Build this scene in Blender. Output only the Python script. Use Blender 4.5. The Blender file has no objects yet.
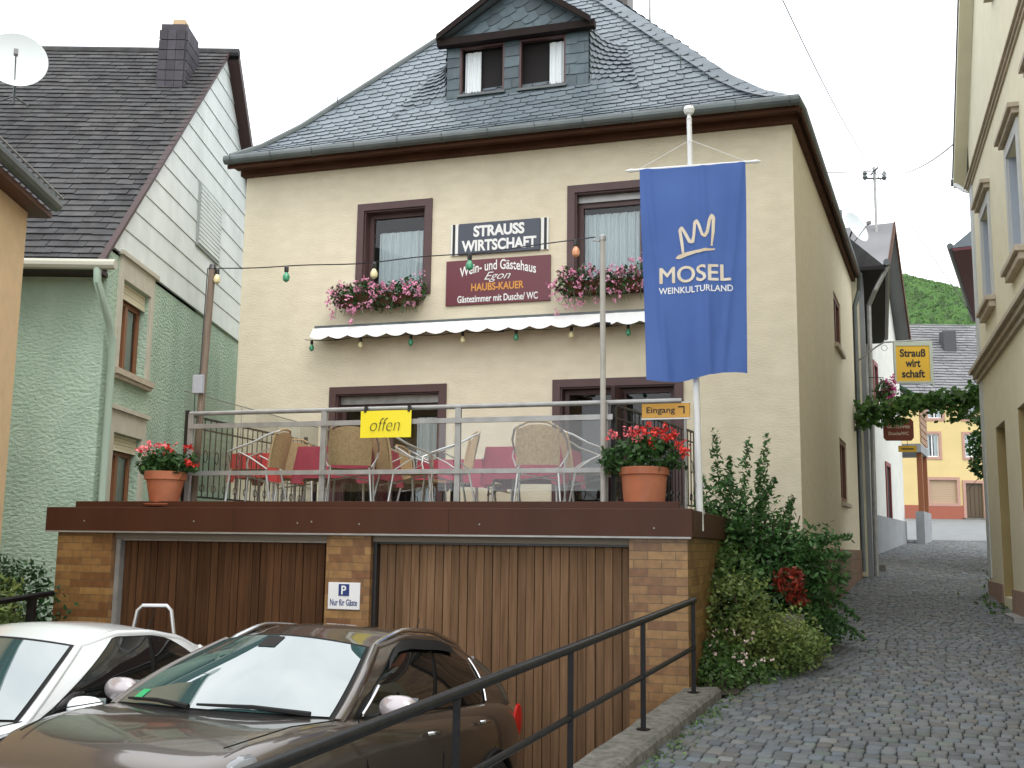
import bpy, bmesh, math, random
from mathutils import Vector, Matrix, noise
sc = bpy.context.scene
PI = math.pi
R = math.radians
random.seed(7)
# ---------------------------------------------------------------- camera
EYE = 1.75
cd = bpy.data.cameras.new('camera'); cam = bpy.data.objects.new('camera', cd); sc.collection.objects.link(cam)
cd.sensor_width = 36; cd.lens = 1080/1024*36; cd.clip_start = .05; cd.clip_end = 3000
PITCH = math.atan(161/1080)
cam.matrix_world = Matrix.Translation((0,0,EYE)) @ Matrix.Rotation(PI/2+PITCH, 4, 'X') @ Matrix.Rotation(.0133, 4, 'Z')
sc.camera = cam
# ---------------------------------------------------------------- sky and sun
SUN_EL, SUN_AZ = R(52), R(150)          # azimuth measured clockwise from +Y
w = bpy.data.worlds.new('World'); sc.world = w; w.use_nodes = True
nt = w.node_tree; bg = nt.nodes['Background']
sky = nt.nodes.new('ShaderNodeTexSky'); sky.sky_type = 'NISHITA'; sky.sun_disc = False
sky.sun_elevation = SUN_EL; sky.sun_rotation = SUN_AZ; sky.air_density = 1; sky.dust_density = 4
hs = nt.nodes.new('ShaderNodeHueSaturation'); hs.inputs['Saturation'].default_value = .25; hs.inputs['Value'].default_value = 1
nt.links.new(sky.outputs[0], hs.inputs['Color'])
tc = nt.nodes.new('ShaderNodeTexCoord'); nz = nt.nodes.new('ShaderNodeTexNoise'); nz.inputs['Scale'].default_value = 3.2; nz.inputs['Detail'].default_value = 5
nt.links.new(tc.outputs['Generated'], nz.inputs['Vector'])
rp = nt.nodes.new('ShaderNodeValToRGB'); rp.color_ramp.elements[0].position = .35; rp.color_ramp.elements[0].color = (9.5,10.0,10.6,1)
rp.color_ramp.elements[1].position = .7; rp.color_ramp.elements[1].color = (13.2,13.3,13.4,1)
nt.links.new(nz.outputs['Fac'], rp.inputs['Fac'])
mx = nt.nodes.new('ShaderNodeMix'); mx.data_type = 'RGBA'; mx.inputs[0].default_value = .85
nt.links.new(hs.outputs[0], mx.inputs[6]); nt.links.new(rp.outputs[0], mx.inputs[7])
nt.links.new(mx.outputs[2], bg.inputs['Color']); bg.inputs['Strength'].default_value = .15
sl = bpy.data.lights.new('sun', 'SUN'); sl.energy = .75; sl.angle = R(28); sl.color = (1,.96,.9)
so = bpy.data.objects.new('sun', sl); sc.collection.objects.link(so)
sd = Vector((math.sin(SUN_AZ)*math.cos(SUN_EL), math.cos(SUN_AZ)*math.cos(SUN_EL), math.sin(SUN_EL)))
so.rotation_euler = (-sd).to_track_quat('-Z', 'Y').to_euler()
sc.view_settings.view_transform = 'Standard'; sc.view_settings.look = 'None'; sc.view_settings.gamma = 1
sc.view_settings.exposure = 0.58
# ---------------------------------------------------------------- materials
MATS = {}
def mat(name, col, rough=.8, col2=None, nscale=6, nstretch=(1,1,1), bump=0, bscale=40, bstretch=(1,1,1), bdist=.01, rnd=0, metal=0, spec=.5, dirt=0, dscale=.8, dcol=(.05,.05,.045), coat=0, ndetail=4):
    """col..col2 mixed by noise, optional per-piece variation (attribute rnd), large soft dirt patches and bump."""
    if name in MATS: return MATS[name]
    m = bpy.data.materials.new(name); m.use_nodes = True; n = m.node_tree.nodes; l = m.node_tree.links; b = n['Principled BSDF']
    b.inputs['Roughness'].default_value = rough; b.inputs['Metallic'].default_value = metal; b.inputs['Specular IOR Level'].default_value = spec
    if coat: b.inputs['Coat Weight'].default_value = coat; b.inputs['Coat Roughness'].default_value = .04
    t = n.new('ShaderNodeTexCoord')
    def mp(s):
        q = n.new('ShaderNodeMapping'); q.inputs['Scale'].default_value = s; l.new(t.outputs['Object'], q.inputs['Vector']); return q.outputs[0]
    cur = None
    r = n.new('ShaderNodeRGB'); r.outputs[0].default_value = (*col,1); cur = r.outputs[0]
    if col2:
        z = n.new('ShaderNodeTexNoise'); z.inputs['Scale'].default_value = nscale; z.inputs['Detail'].default_value = ndetail; l.new(mp(nstretch), z.inputs['Vector'])
        mr = n.new('ShaderNodeMapRange'); mr.inputs[1].default_value = .32; mr.inputs[2].default_value = .68; l.new(z.outputs['Fac'], mr.inputs[0])
        x = n.new('ShaderNodeMix'); x.data_type = 'RGBA'; l.new(mr.outputs[0], x.inputs[0]); l.new(cur, x.inputs[6]); x.inputs[7].default_value = (*col2,1); cur = x.outputs[2]
    if dirt:
        z = n.new('ShaderNodeTexNoise'); z.inputs['Scale'].default_value = dscale; z.inputs['Detail'].default_value = 7; z.inputs['Roughness'].default_value = .65; l.new(mp((1,1,.45)), z.inputs['Vector'])
        mr = n.new('ShaderNodeMapRange'); mr.inputs[1].default_value = .45; mr.inputs[2].default_value = .8; mr.inputs[4].default_value = dirt; l.new(z.outputs['Fac'], mr.inputs[0])
        x = n.new('ShaderNodeMix'); x.data_type = 'RGBA'; l.new(mr.outputs[0], x.inputs[0]); l.new(cur, x.inputs[6]); x.inputs[7].default_value = (*dcol,1); cur = x.outputs[2]
    if rnd:
        a = n.new('ShaderNodeAttribute'); a.attribute_name = 'rnd'
        mr = n.new('ShaderNodeMapRange'); mr.inputs[3].default_value = 1-rnd; mr.inputs[4].default_value = 1+rnd; l.new(a.outputs['Fac'], mr.inputs[0])
        x = n.new('ShaderNodeMix'); x.data_type = 'RGBA'; x.blend_type = 'MULTIPLY'; x.inputs[0].default_value = 1
        l.new(cur, x.inputs[6]); l.new(mr.outputs[0], x.inputs[7]); cur = x.outputs[2]
    l.new(cur, b.inputs['Base Color'])
    if bump:
        z = n.new('ShaderNodeTexNoise'); z.inputs['Scale'].default_value = bscale; z.inputs['Detail'].default_value = 5; l.new(mp(bstretch), z.inputs['Vector'])
        bp = n.new('ShaderNodeBump'); bp.inputs['Strength'].default_value = bump; bp.inputs['Distance'].default_value = bdist
        l.new(z.outputs['Fac'], bp.inputs['Height']); l.new(bp.outputs[0], b.inputs['Normal'])
    MATS[name] = m; return m
def brick_mat(name, c1, c2, mortar, bw, bh, msize=.004, noise_amt=.5, bump=.6, rough=.5, offset=.5):
    m = bpy.data.materials.new(name); m.use_nodes = True; n = m.node_tree.nodes; l = m.node_tree.links; b = n['Principled BSDF']
    t = n.new('ShaderNodeTexCoord'); s = n.new('ShaderNodeSeparateXYZ'); l.new(t.outputs['Object'], s.inputs[0])
    ad = n.new('ShaderNodeMath'); l.new(s.outputs[0], ad.inputs[0]); l.new(s.outputs[1], ad.inputs[1])
    c = n.new('ShaderNodeCombineXYZ'); l.new(ad.outputs[0], c.inputs[0]); l.new(s.outputs[2], c.inputs[1])
    br = n.new('ShaderNodeTexBrick'); l.new(c.outputs[0], br.inputs['Vector']); br.inputs['Scale'].default_value = 1
    br.inputs['Brick Width'].default_value = bw; br.inputs['Row Height'].default_value = bh; br.inputs['Mortar Size'].default_value = msize; br.inputs['Mortar Smooth'].default_value = .3
    br.offset = offset; br.inputs['Color1'].default_value = (*c1,1); br.inputs['Color2'].default_value = (*c2,1); br.inputs['Mortar'].default_value = (*mortar,1)
    z = n.new('ShaderNodeTexNoise'); z.inputs['Scale'].default_value = 14; z.inputs['Detail'].default_value = 5; l.new(t.outputs['Object'], z.inputs['Vector'])
    mr = n.new('ShaderNodeMapRange'); mr.inputs[3].default_value = 1-noise_amt; mr.inputs[4].default_value = 1+noise_amt*.8; l.new(z.outputs['Fac'], mr.inputs[0])
    x = n.new('ShaderNodeMix'); x.data_type = 'RGBA'; x.blend_type = 'MULTIPLY'; x.inputs[0].default_value = 1; l.new(br.outputs['Color'], x.inputs[6]); l.new(mr.outputs[0], x.inputs[7]); l.new(x.outputs[2], b.inputs['Base Color'])
    iv = n.new('ShaderNodeMath'); iv.operation = 'SUBTRACT'; iv.inputs[0].default_value = 1; l.new(br.outputs['Fac'], iv.inputs[1])
    bp = n.new('ShaderNodeBump'); bp.inputs['Strength'].default_value = bump; bp.inputs['Distance'].default_value = .006; l.new(iv.outputs[0], bp.inputs['Height']); l.new(bp.outputs[0], b.inputs['Normal'])
    b.inputs['Roughness'].default_value = rough; MATS[name] = m; return m
def glass_mat(name, tint=(.9,.95,.95), ior=1.5, refl=1.0, rough=.01):
    m = bpy.data.materials.new(name); m.use_nodes = True; n = m.node_tree.nodes; l = m.node_tree.links
    n.remove(n['Principled BSDF']); o = n['Material Output']
    tr = n.new('ShaderNodeBsdfTransparent'); tr.inputs[0].default_value = (*tint,1)
    g = n.new('ShaderNodeBsdfGlossy'); g.inputs['Roughness'].default_value = rough; g.inputs['Color'].default_value = (refl,refl,refl,1)
    f = n.new('ShaderNodeFresnel'); f.inputs['IOR'].default_value = ior
    x = n.new('ShaderNodeMixShader'); l.new(f.outputs[0], x.inputs[0]); l.new(tr.outputs[0], x.inputs[1]); l.new(g.outputs[0], x.inputs[2]); l.new(x.outputs[0], o.inputs[0])
    MATS[name] = m; return m
def leaf_mat(name, c, c2, trans=.3):
    m = mat(name, c, .5, c2, nscale=3, rnd=.45)
    n = m.node_tree.nodes; l = m.node_tree.links; b = n['Principled BSDF']; o = n['Material Output']
    t = n.new('ShaderNodeBsdfTranslucent'); src = b.inputs['Base Color'].links[0].from_socket; l.new(src, t.inputs[0])
    x = n.new('ShaderNodeMixShader'); x.inputs[0].default_value = trans; l.new(b.outputs[0], x.inputs[1]); l.new(t.outputs[0], x.inputs[2]); l.new(x.outputs[0], o.inputs[0]); return m
M_STUC = mat('cream_render', (.73,.66,.505), .9, (.67,.60,.45), nscale=5, nstretch=(.6,.6,1.6), bump=.7, bscale=26, bstretch=(.6,.6,2.6), bdist=.010, dirt=.30, dscale=.9, dcol=(.42,.36,.26))
M_STUC2 = mat('side_render', (.74,.67,.515), .9, (.68,.61,.465), nscale=9, bump=.5, bscale=45, bdist=.008, dirt=.2, dscale=.5, dcol=(.3,.27,.2))
M_GREEN = mat('green_render', (.33,.45,.35), .9, (.42,.54,.43), nscale=2.5, nstretch=(1,1,.5), bump=1, bscale=20, bstretch=(.8,.8,1.3), bdist=.032, dirt=.35, dscale=1.1, dcol=(.22,.27,.22))
M_PEACH = mat('peach_render', (.66,.47,.27), .9, (.6,.43,.25), bump=.3, bdist=.006)
M_PALE = mat('pale_render', (.70,.655,.48), .9, (.65,.60,.44), nscale=3, bump=.35, bscale=60, bdist=.004, dirt=.15, dcol=(.4,.38,.28))
M_WHITEW = mat('white_render', (.68,.68,.64), .9, (.6,.61,.58), nscale=2, bump=.3, bdist=.005, dirt=.2, dcol=(.4,.4,.38))
M_YEL = mat('yellow_render', (.60,.47,.22), .9, (.55,.43,.2), nscale=.6, bump=.2)
M_TRIM = mat('sandstone_trim', (.50,.43,.33), .85, (.41,.35,.27), nscale=10, bump=.4, bscale=80, bdist=.004, dirt=.3, dcol=(.2,.18,.14))
M_PINKST = mat('red_sandstone', (.42,.25,.2), .85, (.36,.21,.17), nscale=8)
M_GREYR = mat('grey_render', (.25,.265,.28), .9, (.21,.22,.235), nscale=2, bump=.3)
M_SLATE = mat('roof_slate', (.15,.18,.205), .45, (.118,.144,.165), nscale=3, rnd=.11, bump=.2, bscale=30, bdist=.004)
M_SLATE2 = mat('dormer_slate', (.075,.11,.125), .5, (.055,.08,.095), nscale=9, rnd=.3)
M_SHING = mat('old_shingle', (.078,.078,.080), .95, (.052,.051,.053), nscale=5, rnd=.2, spec=.2, bump=.5, bscale=60, bdist=.004, dirt=.35, dscale=2, dcol=(.12,.115,.1))
M_GREYSL = mat('pale_old_slate', (.2,.2,.205), .8, (.14,.14,.145), nscale=.7, rnd=.12)
M_BROWN = mat('brown_wood_trim', (.062,.024,.013), .75, (.09,.038,.02), spec=.2, nscale=7, nstretch=(.3,1,1))
M_FRAME = mat('mauve_brown_frame', (.085,.042,.04), .5, (.07,.034,.032), nscale=5)
M_FASCIA = mat('brown_metal_fascia', (.062,.021,.0095), .5, (.05,.017,.008), nscale=2, nstretch=(1,1,.2), dirt=.22, dscale=3, dcol=(.085,.045,.028), spec=.25)
M_ZINC = mat('grey_zinc', (.12,.135,.135), .45, (.085,.1,.1), nscale=3, metal=.3)
M_GALV = mat('galvanised_steel', (.36,.36,.35), .45, (.27,.27,.26), nscale=8, metal=.45)
M_WHITE = mat('white_paint', (.72,.73,.73), .45)
M_BLACK = mat('black_paint', (.012,.012,.013), .32, bump=.1, bscale=60, bdist=.002)
M_RAILB = mat('black_pipe_paint', (.004,.004,.005), .34, (.009,.009,.01), nscale=25, spec=.25, bump=.2, bscale=70, bdist=.002)
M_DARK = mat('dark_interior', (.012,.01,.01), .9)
M_CURT = mat('white_curtain', (.72,.76,.78), .8)
M_BRICK = brick_mat('ochre_glazed_brick', (.31,.175,.062), (.165,.073,.028), (.12,.08,.045), .245, .0745, .0035, .55, .5, .38)
M_PLINTH = brick_mat('brown_plinth_tile', (.21,.115,.07), (.16,.09,.058), (.08,.06,.045), .12, .26, .005, .35, .5, .6, offset=.3)
M_SLATW = mat('garage_wood', (.10,.047,.021), .75, (.055,.026,.012), spec=.15, nscale=5, nstretch=(6,6,.35), rnd=.25, ndetail=6)
M_SLATL = mat('garage_wood_light', (.20,.118,.066), .75, (.125,.07,.036), spec=.15, nscale=5, nstretch=(6,6,.35), rnd=.22, ndetail=6)
M_TERRA = mat('terracotta', (.42,.13,.055), .75, (.33,.10,.045), nscale=6, dirt=.25, dcol=(.45,.3,.22), dscale=5)
M_STONE = mat('cobblestone', (.105,.118,.127), .7, (.088,.094,.096), nscale=5, rnd=.26, bump=.5, bscale=70, bdist=.006, dirt=.3, dscale=.9, dcol=(.10,.085,.06))
M_JOINT = mat('cobble_joint_soil', (.032,.03,.024), .95, (.045,.048,.03), nscale=3)
M_CONC = mat('weathered_concrete', (.2,.19,.165), .92, (.09,.088,.075), nscale=16, bump=1, bscale=55, bdist=.02, dirt=.5, dscale=5, dcol=(.045,.055,.03), ndetail=8)
M_ASPH = mat('asphalt', (.055,.056,.058), .9, (.045,.045,.046), nscale=3, bump=.5, bscale=150, bdist=.005)
M_PLAZA = mat('plaza_paving', (.17,.18,.185), .85, (.13,.14,.14), nscale=1.5)
M_EARTH = mat('grass_earth', (.06,.085,.03), .95, (.04,.06,.022), nscale=.5)
M_SOIL = mat('garden_soil', (.035,.026,.018), .95)
M_GLASS = glass_mat('window_glass')
M_SCREEN = glass_mat('terrace_glass', tint=(.92,.93,.92), ior=1.45)
M_WIND = glass_mat('wind_glass',tint=(.93,.94,.94),ior=1.12)
M_CLOTH = mat('crimson_cloth', (.34,.018,.06), .8, (.27,.014,.05), nscale=12)
M_WICK = mat('beige_wicker', (.52,.37,.20), .7, (.36,.24,.12), nscale=45, bump=.6, bscale=120, bdist=.004)
M_ALU = mat('brushed_aluminium', (.5,.5,.5), .35, metal=.8)
M_LEAF = leaf_mat('shrub_leaf', (.075,.185,.045), (.045,.115,.032))
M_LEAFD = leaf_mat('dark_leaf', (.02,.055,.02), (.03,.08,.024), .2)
M_LEAFY = leaf_mat('variegated_leaf', (.22,.27,.07), (.10,.17,.045))
M_LEAFG = leaf_mat('ground_leaf', (.06,.13,.03), (.10,.18,.045))
M_VINE = leaf_mat('vine_leaf', (.05,.13,.025), (.085,.17,.035))
M_GERL = leaf_mat('geranium_leaf', (.05,.12,.03), (.03,.075,.02))
M_PINK = mat('pink_blossom', (.80,.40,.55), .6, (.70,.26,.42), rnd=.3); M_RED = mat('red_blossom', (.6,.03,.02), .6, rnd=.3); M_SALM = mat('salmon_blossom', (.8,.18,.2), .6, rnd=.3)
M_REDLEAF = leaf_mat('red_foliage', (.30,.035,.015), (.2,.03,.02))
M_STEM = mat('woody_stem', (.09,.06,.04), .9, (.05,.035,.025), nscale=20)
# ---------------------------------------------------------------- mesh collector
class MB:
    def __init__(s): s.v=[]; s.f=[]; s.r=[]; s.M=Matrix.Identity(4)
    def add(s, vs, fs, rnd=None):
        o=len(s.v); s.v += [s.M @ Vector(p) for p in vs]; rr = random.random() if rnd is None else rnd
        for f in fs: s.f.append([i+o for i in f]); s.r.append(rr)
        return s
    def box(s, x0,x1,y0,y1,z0,z1, rnd=None):
        vs=[(x0,y0,z0),(x1,y0,z0),(x1,y1,z0),(x0,y1,z0),(x0,y0,z1),(x1,y0,z1),(x1,y1,z1),(x0,y1,z1)]
        return s.add(vs,[(0,3,2,1),(4,5,6,7),(0,1,5,4),(1,2,6,5),(2,3,7,6),(3,0,4,7)],rnd)
    def prism(s, poly, a, b, axis='z', rnd=None):
        n=len(poly)
        mk = {'z':lambda p,t:(p[0],p[1],t),'y':lambda p,t:(p[0],t,p[1]),'x':lambda p,t:(t,p[0],p[1])}[axis]
        vs=[mk(p,a) for p in poly]+[mk(p,b) for p in poly]
        return s.add(vs,[tuple(range(n))[::-1],tuple(range(n,2*n))]+[(i,(i+1)%n,n+(i+1)%n,n+i) for i in range(n)],rnd)
    def tube(s, pts, r=.01, seg=8, cap=True, rnd=None, sy=1):
        pts=[Vector(p) for p in pts]; n=len(pts); rs = r if isinstance(r,(list,tuple)) else [r]*n; vs=[]; prev=None
        for i,p in enumerate(pts):
            t=(pts[min(i+1,n-1)]-pts[max(i-1,0)]).normalized()
            if prev is None:
                up=Vector((0,0,1)) if abs(t.z)<.9 else Vector((1,0,0)); a=t.cross(up).normalized()
            else: a=(prev-t*prev.dot(t)).normalized()
            prev=a; b=t.cross(a)
            for k in range(seg): q=2*PI*(k+.5)/seg; vs.append(p+a*math.cos(q)*rs[i]*sy+b*math.sin(q)*rs[i])
        fs=[(i*seg+k,i*seg+(k+1)%seg,(i+1)*seg+(k+1)%seg,(i+1)*seg+k) for i in range(n-1) for k in range(seg)]
        if cap: fs+=[tuple(range(seg))[::-1],tuple(range((n-1)*seg,n*seg))]
        return s.add(vs,fs,rnd)
    def lathe(s, prof, c=(0,0,0), seg=24, rnd=None, ax=None):
        c=Vector(c); vs=[]; n=len(prof); Q=ax or Matrix.Identity(3)
        for r,z in prof:
            for k in range(seg): q=2*PI*k/seg; vs.append(c+Q@Vector((r*math.cos(q),r*math.sin(q),z)))
        fs=[(i*seg+k,i*seg+(k+1)%seg,(i+1)*seg+(k+1)%seg,(i+1)*seg+k) for i in range(n-1) for k in range(seg)]
        fs+=[tuple(range(seg))[::-1],tuple(range((n-1)*seg,n*seg))]
        return s.add(vs,fs,rnd)
    def grid(s, fn, nu, nv, rnd=None):
        vs=[fn(i/nu,j/nv) for j in range(nv+1) for i in range(nu+1)]
        return s.add(vs,[(j*(nu+1)+i,j*(nu+1)+i+1,(j+1)*(nu+1)+i+1,(j+1)*(nu+1)+i) for j in range(nv) for i in range(nu)],rnd)
    def leaf(s, p, size, asp=.55, up=.4, rnd=None):
        n=Vector((random.gauss(0,1),random.gauss(0,1),random.gauss(0,1)+up*2)).normalized()
        a=n.orthogonal().normalized(); a=Matrix.Rotation(random.random()*2*PI,3,n)@a; b=n.cross(a); p=Vector(p); L=size*random.uniform(.7,1.25)
        s.add([p-a*L*.5,p+b*L*asp*.5-n*L*.08,p+a*L*.5-n*L*.12,p-b*L*asp*.5-n*L*.08],[(0,1,2,3)],rnd); return s
    def build(s, name, m, parent=None, smooth=False, bevel=0, world=False, ang=35):
        me=bpy.data.meshes.new(name); me.from_pydata([tuple(v) for v in s.v],[],s.f)
        a=me.attributes.new('rnd','FLOAT','FACE'); a.data.foreach_set('value',s.r)
        me.materials.append(m)
        if smooth:
            me.polygons.foreach_set('use_smooth',[True]*len(me.polygons)); me.update()
            try: me.set_sharp_from_angle(angle=R(ang))
            except Exception: pass
        me.validate(); me.update()
        o=bpy.data.objects.new(name,me); sc.collection.objects.link(o)
        if parent: o.parent=parent
        if bevel:
            q=o.modifiers.new('bevel','BEVEL'); q.width=bevel; q.segments=2; q.limit_method='ANGLE'
        return o
def tag(o, label, cat, group=None):
    o['label']=label; o['category']=cat
    if group: o['group']=group
    return o
def root(name, label, cat, loc=(0,0,0), rz=0, group=None, rot=None):
    o=bpy.data.objects.new(name,None); sc.collection.objects.link(o); o.location=loc; o.rotation_euler = rot or (0,0,rz); o.empty_display_size=.2
    return tag(o,label,cat,group)
def struct(name, mb, m, kind='structure', **k):
    o=mb.build(name,m,**k); o['kind']=kind; return o
def dup(r, loc, rz, label, group=None):
    c=r.copy(); sc.collection.objects.link(c); c.location=loc; c.rotation_euler=(0,0,rz); c['label']=label
    if group: c['group']=group
    for ch in list(r.children):
        d=ch.copy(); sc.collection.objects.link(d); d.parent=c
        for g in list(ch.children):
            e=g.copy(); sc.collection.objects.link(e); e.parent=d
    return c
def part(name, m, parent, fn, **k):
    b=MB(); fn(b); return b.build(name,m,parent,**k)
def text(name, body, size, m, parent, M, depth=.003, offset=0, width=None, height=None, align='CENTER', shear=0, warp=None, cut=0, bold_x=1):
    """flat lettering in its parent's space; M maps text plane (x right, y up) to it"""
    bold=offset if 'M' in body else 0; offset=0 if 'M' in body else offset   # this glyph cannot be thickened by offset
    c=bpy.data.curves.new(name,'FONT'); c.body=body; c.size=1; c.extrude=0 if warp else depth; c.offset=offset/size; c.shear=shear; c.align_x=align; c.align_y='CENTER'; c.resolution_u=4
    o=bpy.data.objects.new(name+'_tmp',c); sc.collection.objects.link(o)
    dg=bpy.context.evaluated_depsgraph_get(); me=bpy.data.meshes.new_from_object(o.evaluated_get(dg)); bpy.data.objects.remove(o); bpy.data.curves.remove(c)
    xs=[v.co.x for v in me.vertices]; ys=[v.co.y for v in me.vertices]; x0,x1,y0,y1=min(xs),max(xs),min(ys),max(ys)
    sx = width/(x1-x0) if width else size; sy = height/(y1-y0) if height else sx
    cx = (x0+x1)/2 if align=='CENTER' else x0
    for v in me.vertices: v.co.x=(v.co.x-cx)*sx; v.co.y=(v.co.y-(y0+y1)/2)*sy
    if bold:
        bm=bmesh.new(); bm.from_mesh(me); src=bm.faces[:]
        for i,(dx,dy) in enumerate(((-1,0),(1,0),(0,.7),(0,-.7))):
            d=bmesh.ops.duplicate(bm,geom=bm.verts[:len(me.vertices)]+bm.edges[:len(me.edges)]+src)
            for v in d['geom']:
                if isinstance(v,bmesh.types.BMVert): v.co+=Vector((dx*bold,dy*bold,.0004*(i+1)))
            bm.verts.ensure_lookup_table(); bm.edges.ensure_lookup_table()
        bm.to_mesh(me); bm.free()
    if warp:
        bm=bmesh.new(); bm.from_mesh(me); k=(x1-x0)*sx/2
        bmesh.ops.triangulate(bm,faces=bm.faces[:]); x=-k+(cut or 0)*.37
        while cut and x<k: bmesh.ops.bisect_plane(bm,geom=bm.verts[:]+bm.edges[:]+bm.faces[:],plane_co=(x,0,0),plane_no=(1,0,0)); x+=cut
        for v in bm.verts: v.co=Vector(warp(v.co.x,v.co.y))+Vector((0,-v.co.z if not name=='arc' else 0,0))
        bm.to_mesh(me); bm.free()
    me.transform(M); me.name=name; me.materials.clear(); me.materials.append(m)
    r=bpy.data.objects.new(name,me); sc.collection.objects.link(r); r.parent=parent; return r
def FACE(x,y,z): return Matrix.Translation((x,y,z))@Matrix.Rotation(PI/2,4,'X')      # text facing local -y
# overlapping roof pieces, clipped to a polygon in (s,t), then bent into place by fn(s,t,n)
def shingles(poly, tw, th, fn, style='scale', slant=0, thick=.012, seed=1, jit=.1):
    rng=random.Random(seed); bm=bmesh.new(); lay=bm.faces.layers.float.new('rnd')
    if style=='scale': out=[(0,.42),(.07,.2),(.25,.05),(.5,0),(1.0,.0),(1.0,1.12),(0,1.12)]
    elif style=='fish': out=[(0,.4),(.12,.15),(.32,.02),(.5,0),(.68,.02),(.88,.15),(1,.4),(1,1.1),(0,1.1)]
    else: out=[(0,0),(1,0),(1,1.1),(0,1.1)]
    S=[p[0] for p in poly]; T=[p[1] for p in poly]; cx,cy=(min(S)+max(S))/2,(min(T)+max(T))/2; rad=math.hypot(max(S)-min(S),max(T)-min(T))/2+.3
    ca,sa=math.cos(slant),math.sin(slant); nj=int(rad/th)+1; ni=int(rad/tw)+1
    for j in range(-nj,nj+1):
        for i in range(-ni,ni+1):
            g0=(i+(j%2)*.5)*tw; h0=j*th; x=cx+g0*ca-h0*sa; y=cy+g0*sa+h0*ca
            if x<min(S)-tw or x>max(S)+tw or y<min(T)-th*1.3 or y>max(T)+th*1.3: continue
            q=rng.random(); dz=rng.uniform(0,thick*.5); jx=rng.uniform(-1,1)*tw*jit*.3; jy=rng.uniform(-1,1)*th*jit
            top=[];bot=[]
            for (a,b) in out:
                ga=g0+a*tw*(.975)+jx; hb=h0+b*th+(jy if b<.5 else 0); X=cx+ga*ca-hb*sa; Y=cy+ga*sa+hb*ca; n=thick*2.0*(1-b)+dz+.001
                top.append(bm.verts.new((X,Y,n))); bot.append(bm.verts.new((X,Y,n-thick)))
            f=[bm.faces.new(top)]; n=len(out)
            for k in range(n-2 if style!='rect' else 2):
                if out[k][1]<1.05 or out[(k+1)%n][1]<1.05:
                    try: f.append(bm.faces.new((bot[k],bot[(k+1)%n],top[(k+1)%n],top[k])))
                    except ValueError: pass
            try: f.append(bm.faces.new((bot[-1],bot[0],top[0],top[-1])))
            except ValueError: pass
            for z in f: z[lay]=q
    n=len(poly); area=sum(poly[i][0]*poly[(i+1)%n][1]-poly[(i+1)%n][0]*poly[i][1] for i in range(n))
    for i in range(n):
        a,b=poly[i],poly[(i+1)%n]
        if math.hypot(b[0]-a[0],b[1]-a[1])<.03: continue
        no=Vector((b[1]-a[1],-(b[0]-a[0]),0))*(1 if area>0 else -1)
        bmesh.ops.bisect_plane(bm,geom=bm.verts[:]+bm.edges[:]+bm.faces[:],plane_co=(a[0],a[1],0),plane_no=no,clear_outer=True)
    loose=[v for v in bm.verts if not v.link_faces]; bmesh.ops.delete(bm,geom=loose,context='VERTS')
    for v in bm.verts: v.co=Vector(fn(v.co.x,v.co.y,v.co.z))
    mb=MB(); bm.verts.ensure_lookup_table(); bm.verts.index_update(); mb.v=[v.co.copy() for v in bm.verts]; mb.f=[[v.index for v in f.verts] for f in bm.faces]; mb.r=[f[lay] for f in bm.faces]; bm.free()
    return mb
def wall_holes(mb, x0,x1,z0,z1, holes, y=0, th=.3, flip=False, axis='y'):
    """front wall sheet at y with rectangular holes and reveals th deep"""
    xs=sorted({x0,x1,*[h[0] for h in holes],*[h[1] for h in holes]}); zs=sorted({z0,z1,*[h[2] for h in holes],*[h[3] for h in holes]})
    for i in range(len(xs)-1):
        for j in range(len(zs)-1):
            cx,cz=(xs[i]+xs[i+1])/2,(zs[j]+zs[j+1])/2
            if any(h[0]<cx<h[1] and h[2]<cz<h[3] for h in holes): continue
            mb.add([(xs[i],y,zs[j]),(xs[i+1],y,zs[j]),(xs[i+1],y,zs[j+1]),(xs[i],y,zs[j+1])],[(0,1,2,3)],.5)
    for a,b,c,d in holes:
        e=y+th
        mb.add([(a,y,c),(a,e,c),(a,e,d),(a,y,d)],[(0,1,2,3)],.5); mb.add([(b,y,c),(b,e,c),(b,e,d),(b,y,d)],[(3,2,1,0)],.5)
        mb.add([(a,y,d),(b,y,d),(b,e,d),(a,e,d)],[(0,3,2,1)],.5); mb.add([(a,y,c),(b,y,c),(b,e,c),(a,e,c)],[(0,1,2,3)],.5)
    return mb
def ring(mb, x0,x1,z0,z1,w,y0,y1, bottom=True):
    mb.box(x0,x0+w,y0,y1,z0,z1); mb.box(x1-w,x1,y0,y1,z0,z1); mb.box(x0+w,x1-w,y0,y1,z1-w,z1)
    if bottom: mb.box(x0+w,x1-w,y0,y1,z0,z0+w)
    return mb
def curtain(mb, x0,x1,z0,z1,y,fold=.06,amp=.018):
    n=max(8,int((x1-x0)/fold*6))
    return mb.grid(lambda u,v:(x0+(x1-x0)*u, y+amp*math.sin(u*(x1-x0)/fold*2*PI)*(1-.3*v)+amp*.5*math.sin(u*(x1-x0)/fold*2.7+1.3), z0+(z1-z0)*v), n, 3, .5)
def foliage(mb, blobs, n, size, asp=.55, up=.4, shell=.45):
    tot=sum(b[3]*b[4]*b[5] for b in blobs)
    for (x,y,z,a,b,c) in blobs:
        for _ in range(max(4,int(n*a*b*c/tot))):
            d=Vector((random.gauss(0,1),random.gauss(0,1),random.gauss(0,1))).normalized(); r=random.uniform(shell,1)**.6
            k=1+.28*noise.noise(Vector((d.x*2+x*3,d.y*2+y*3,d.z*2+z*3)))*1.6
            mb.leaf((x+d.x*a*r*k,y+d.y*b*r*k,z+d.z*c*r*k),size,asp,up)
    return mb
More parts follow.
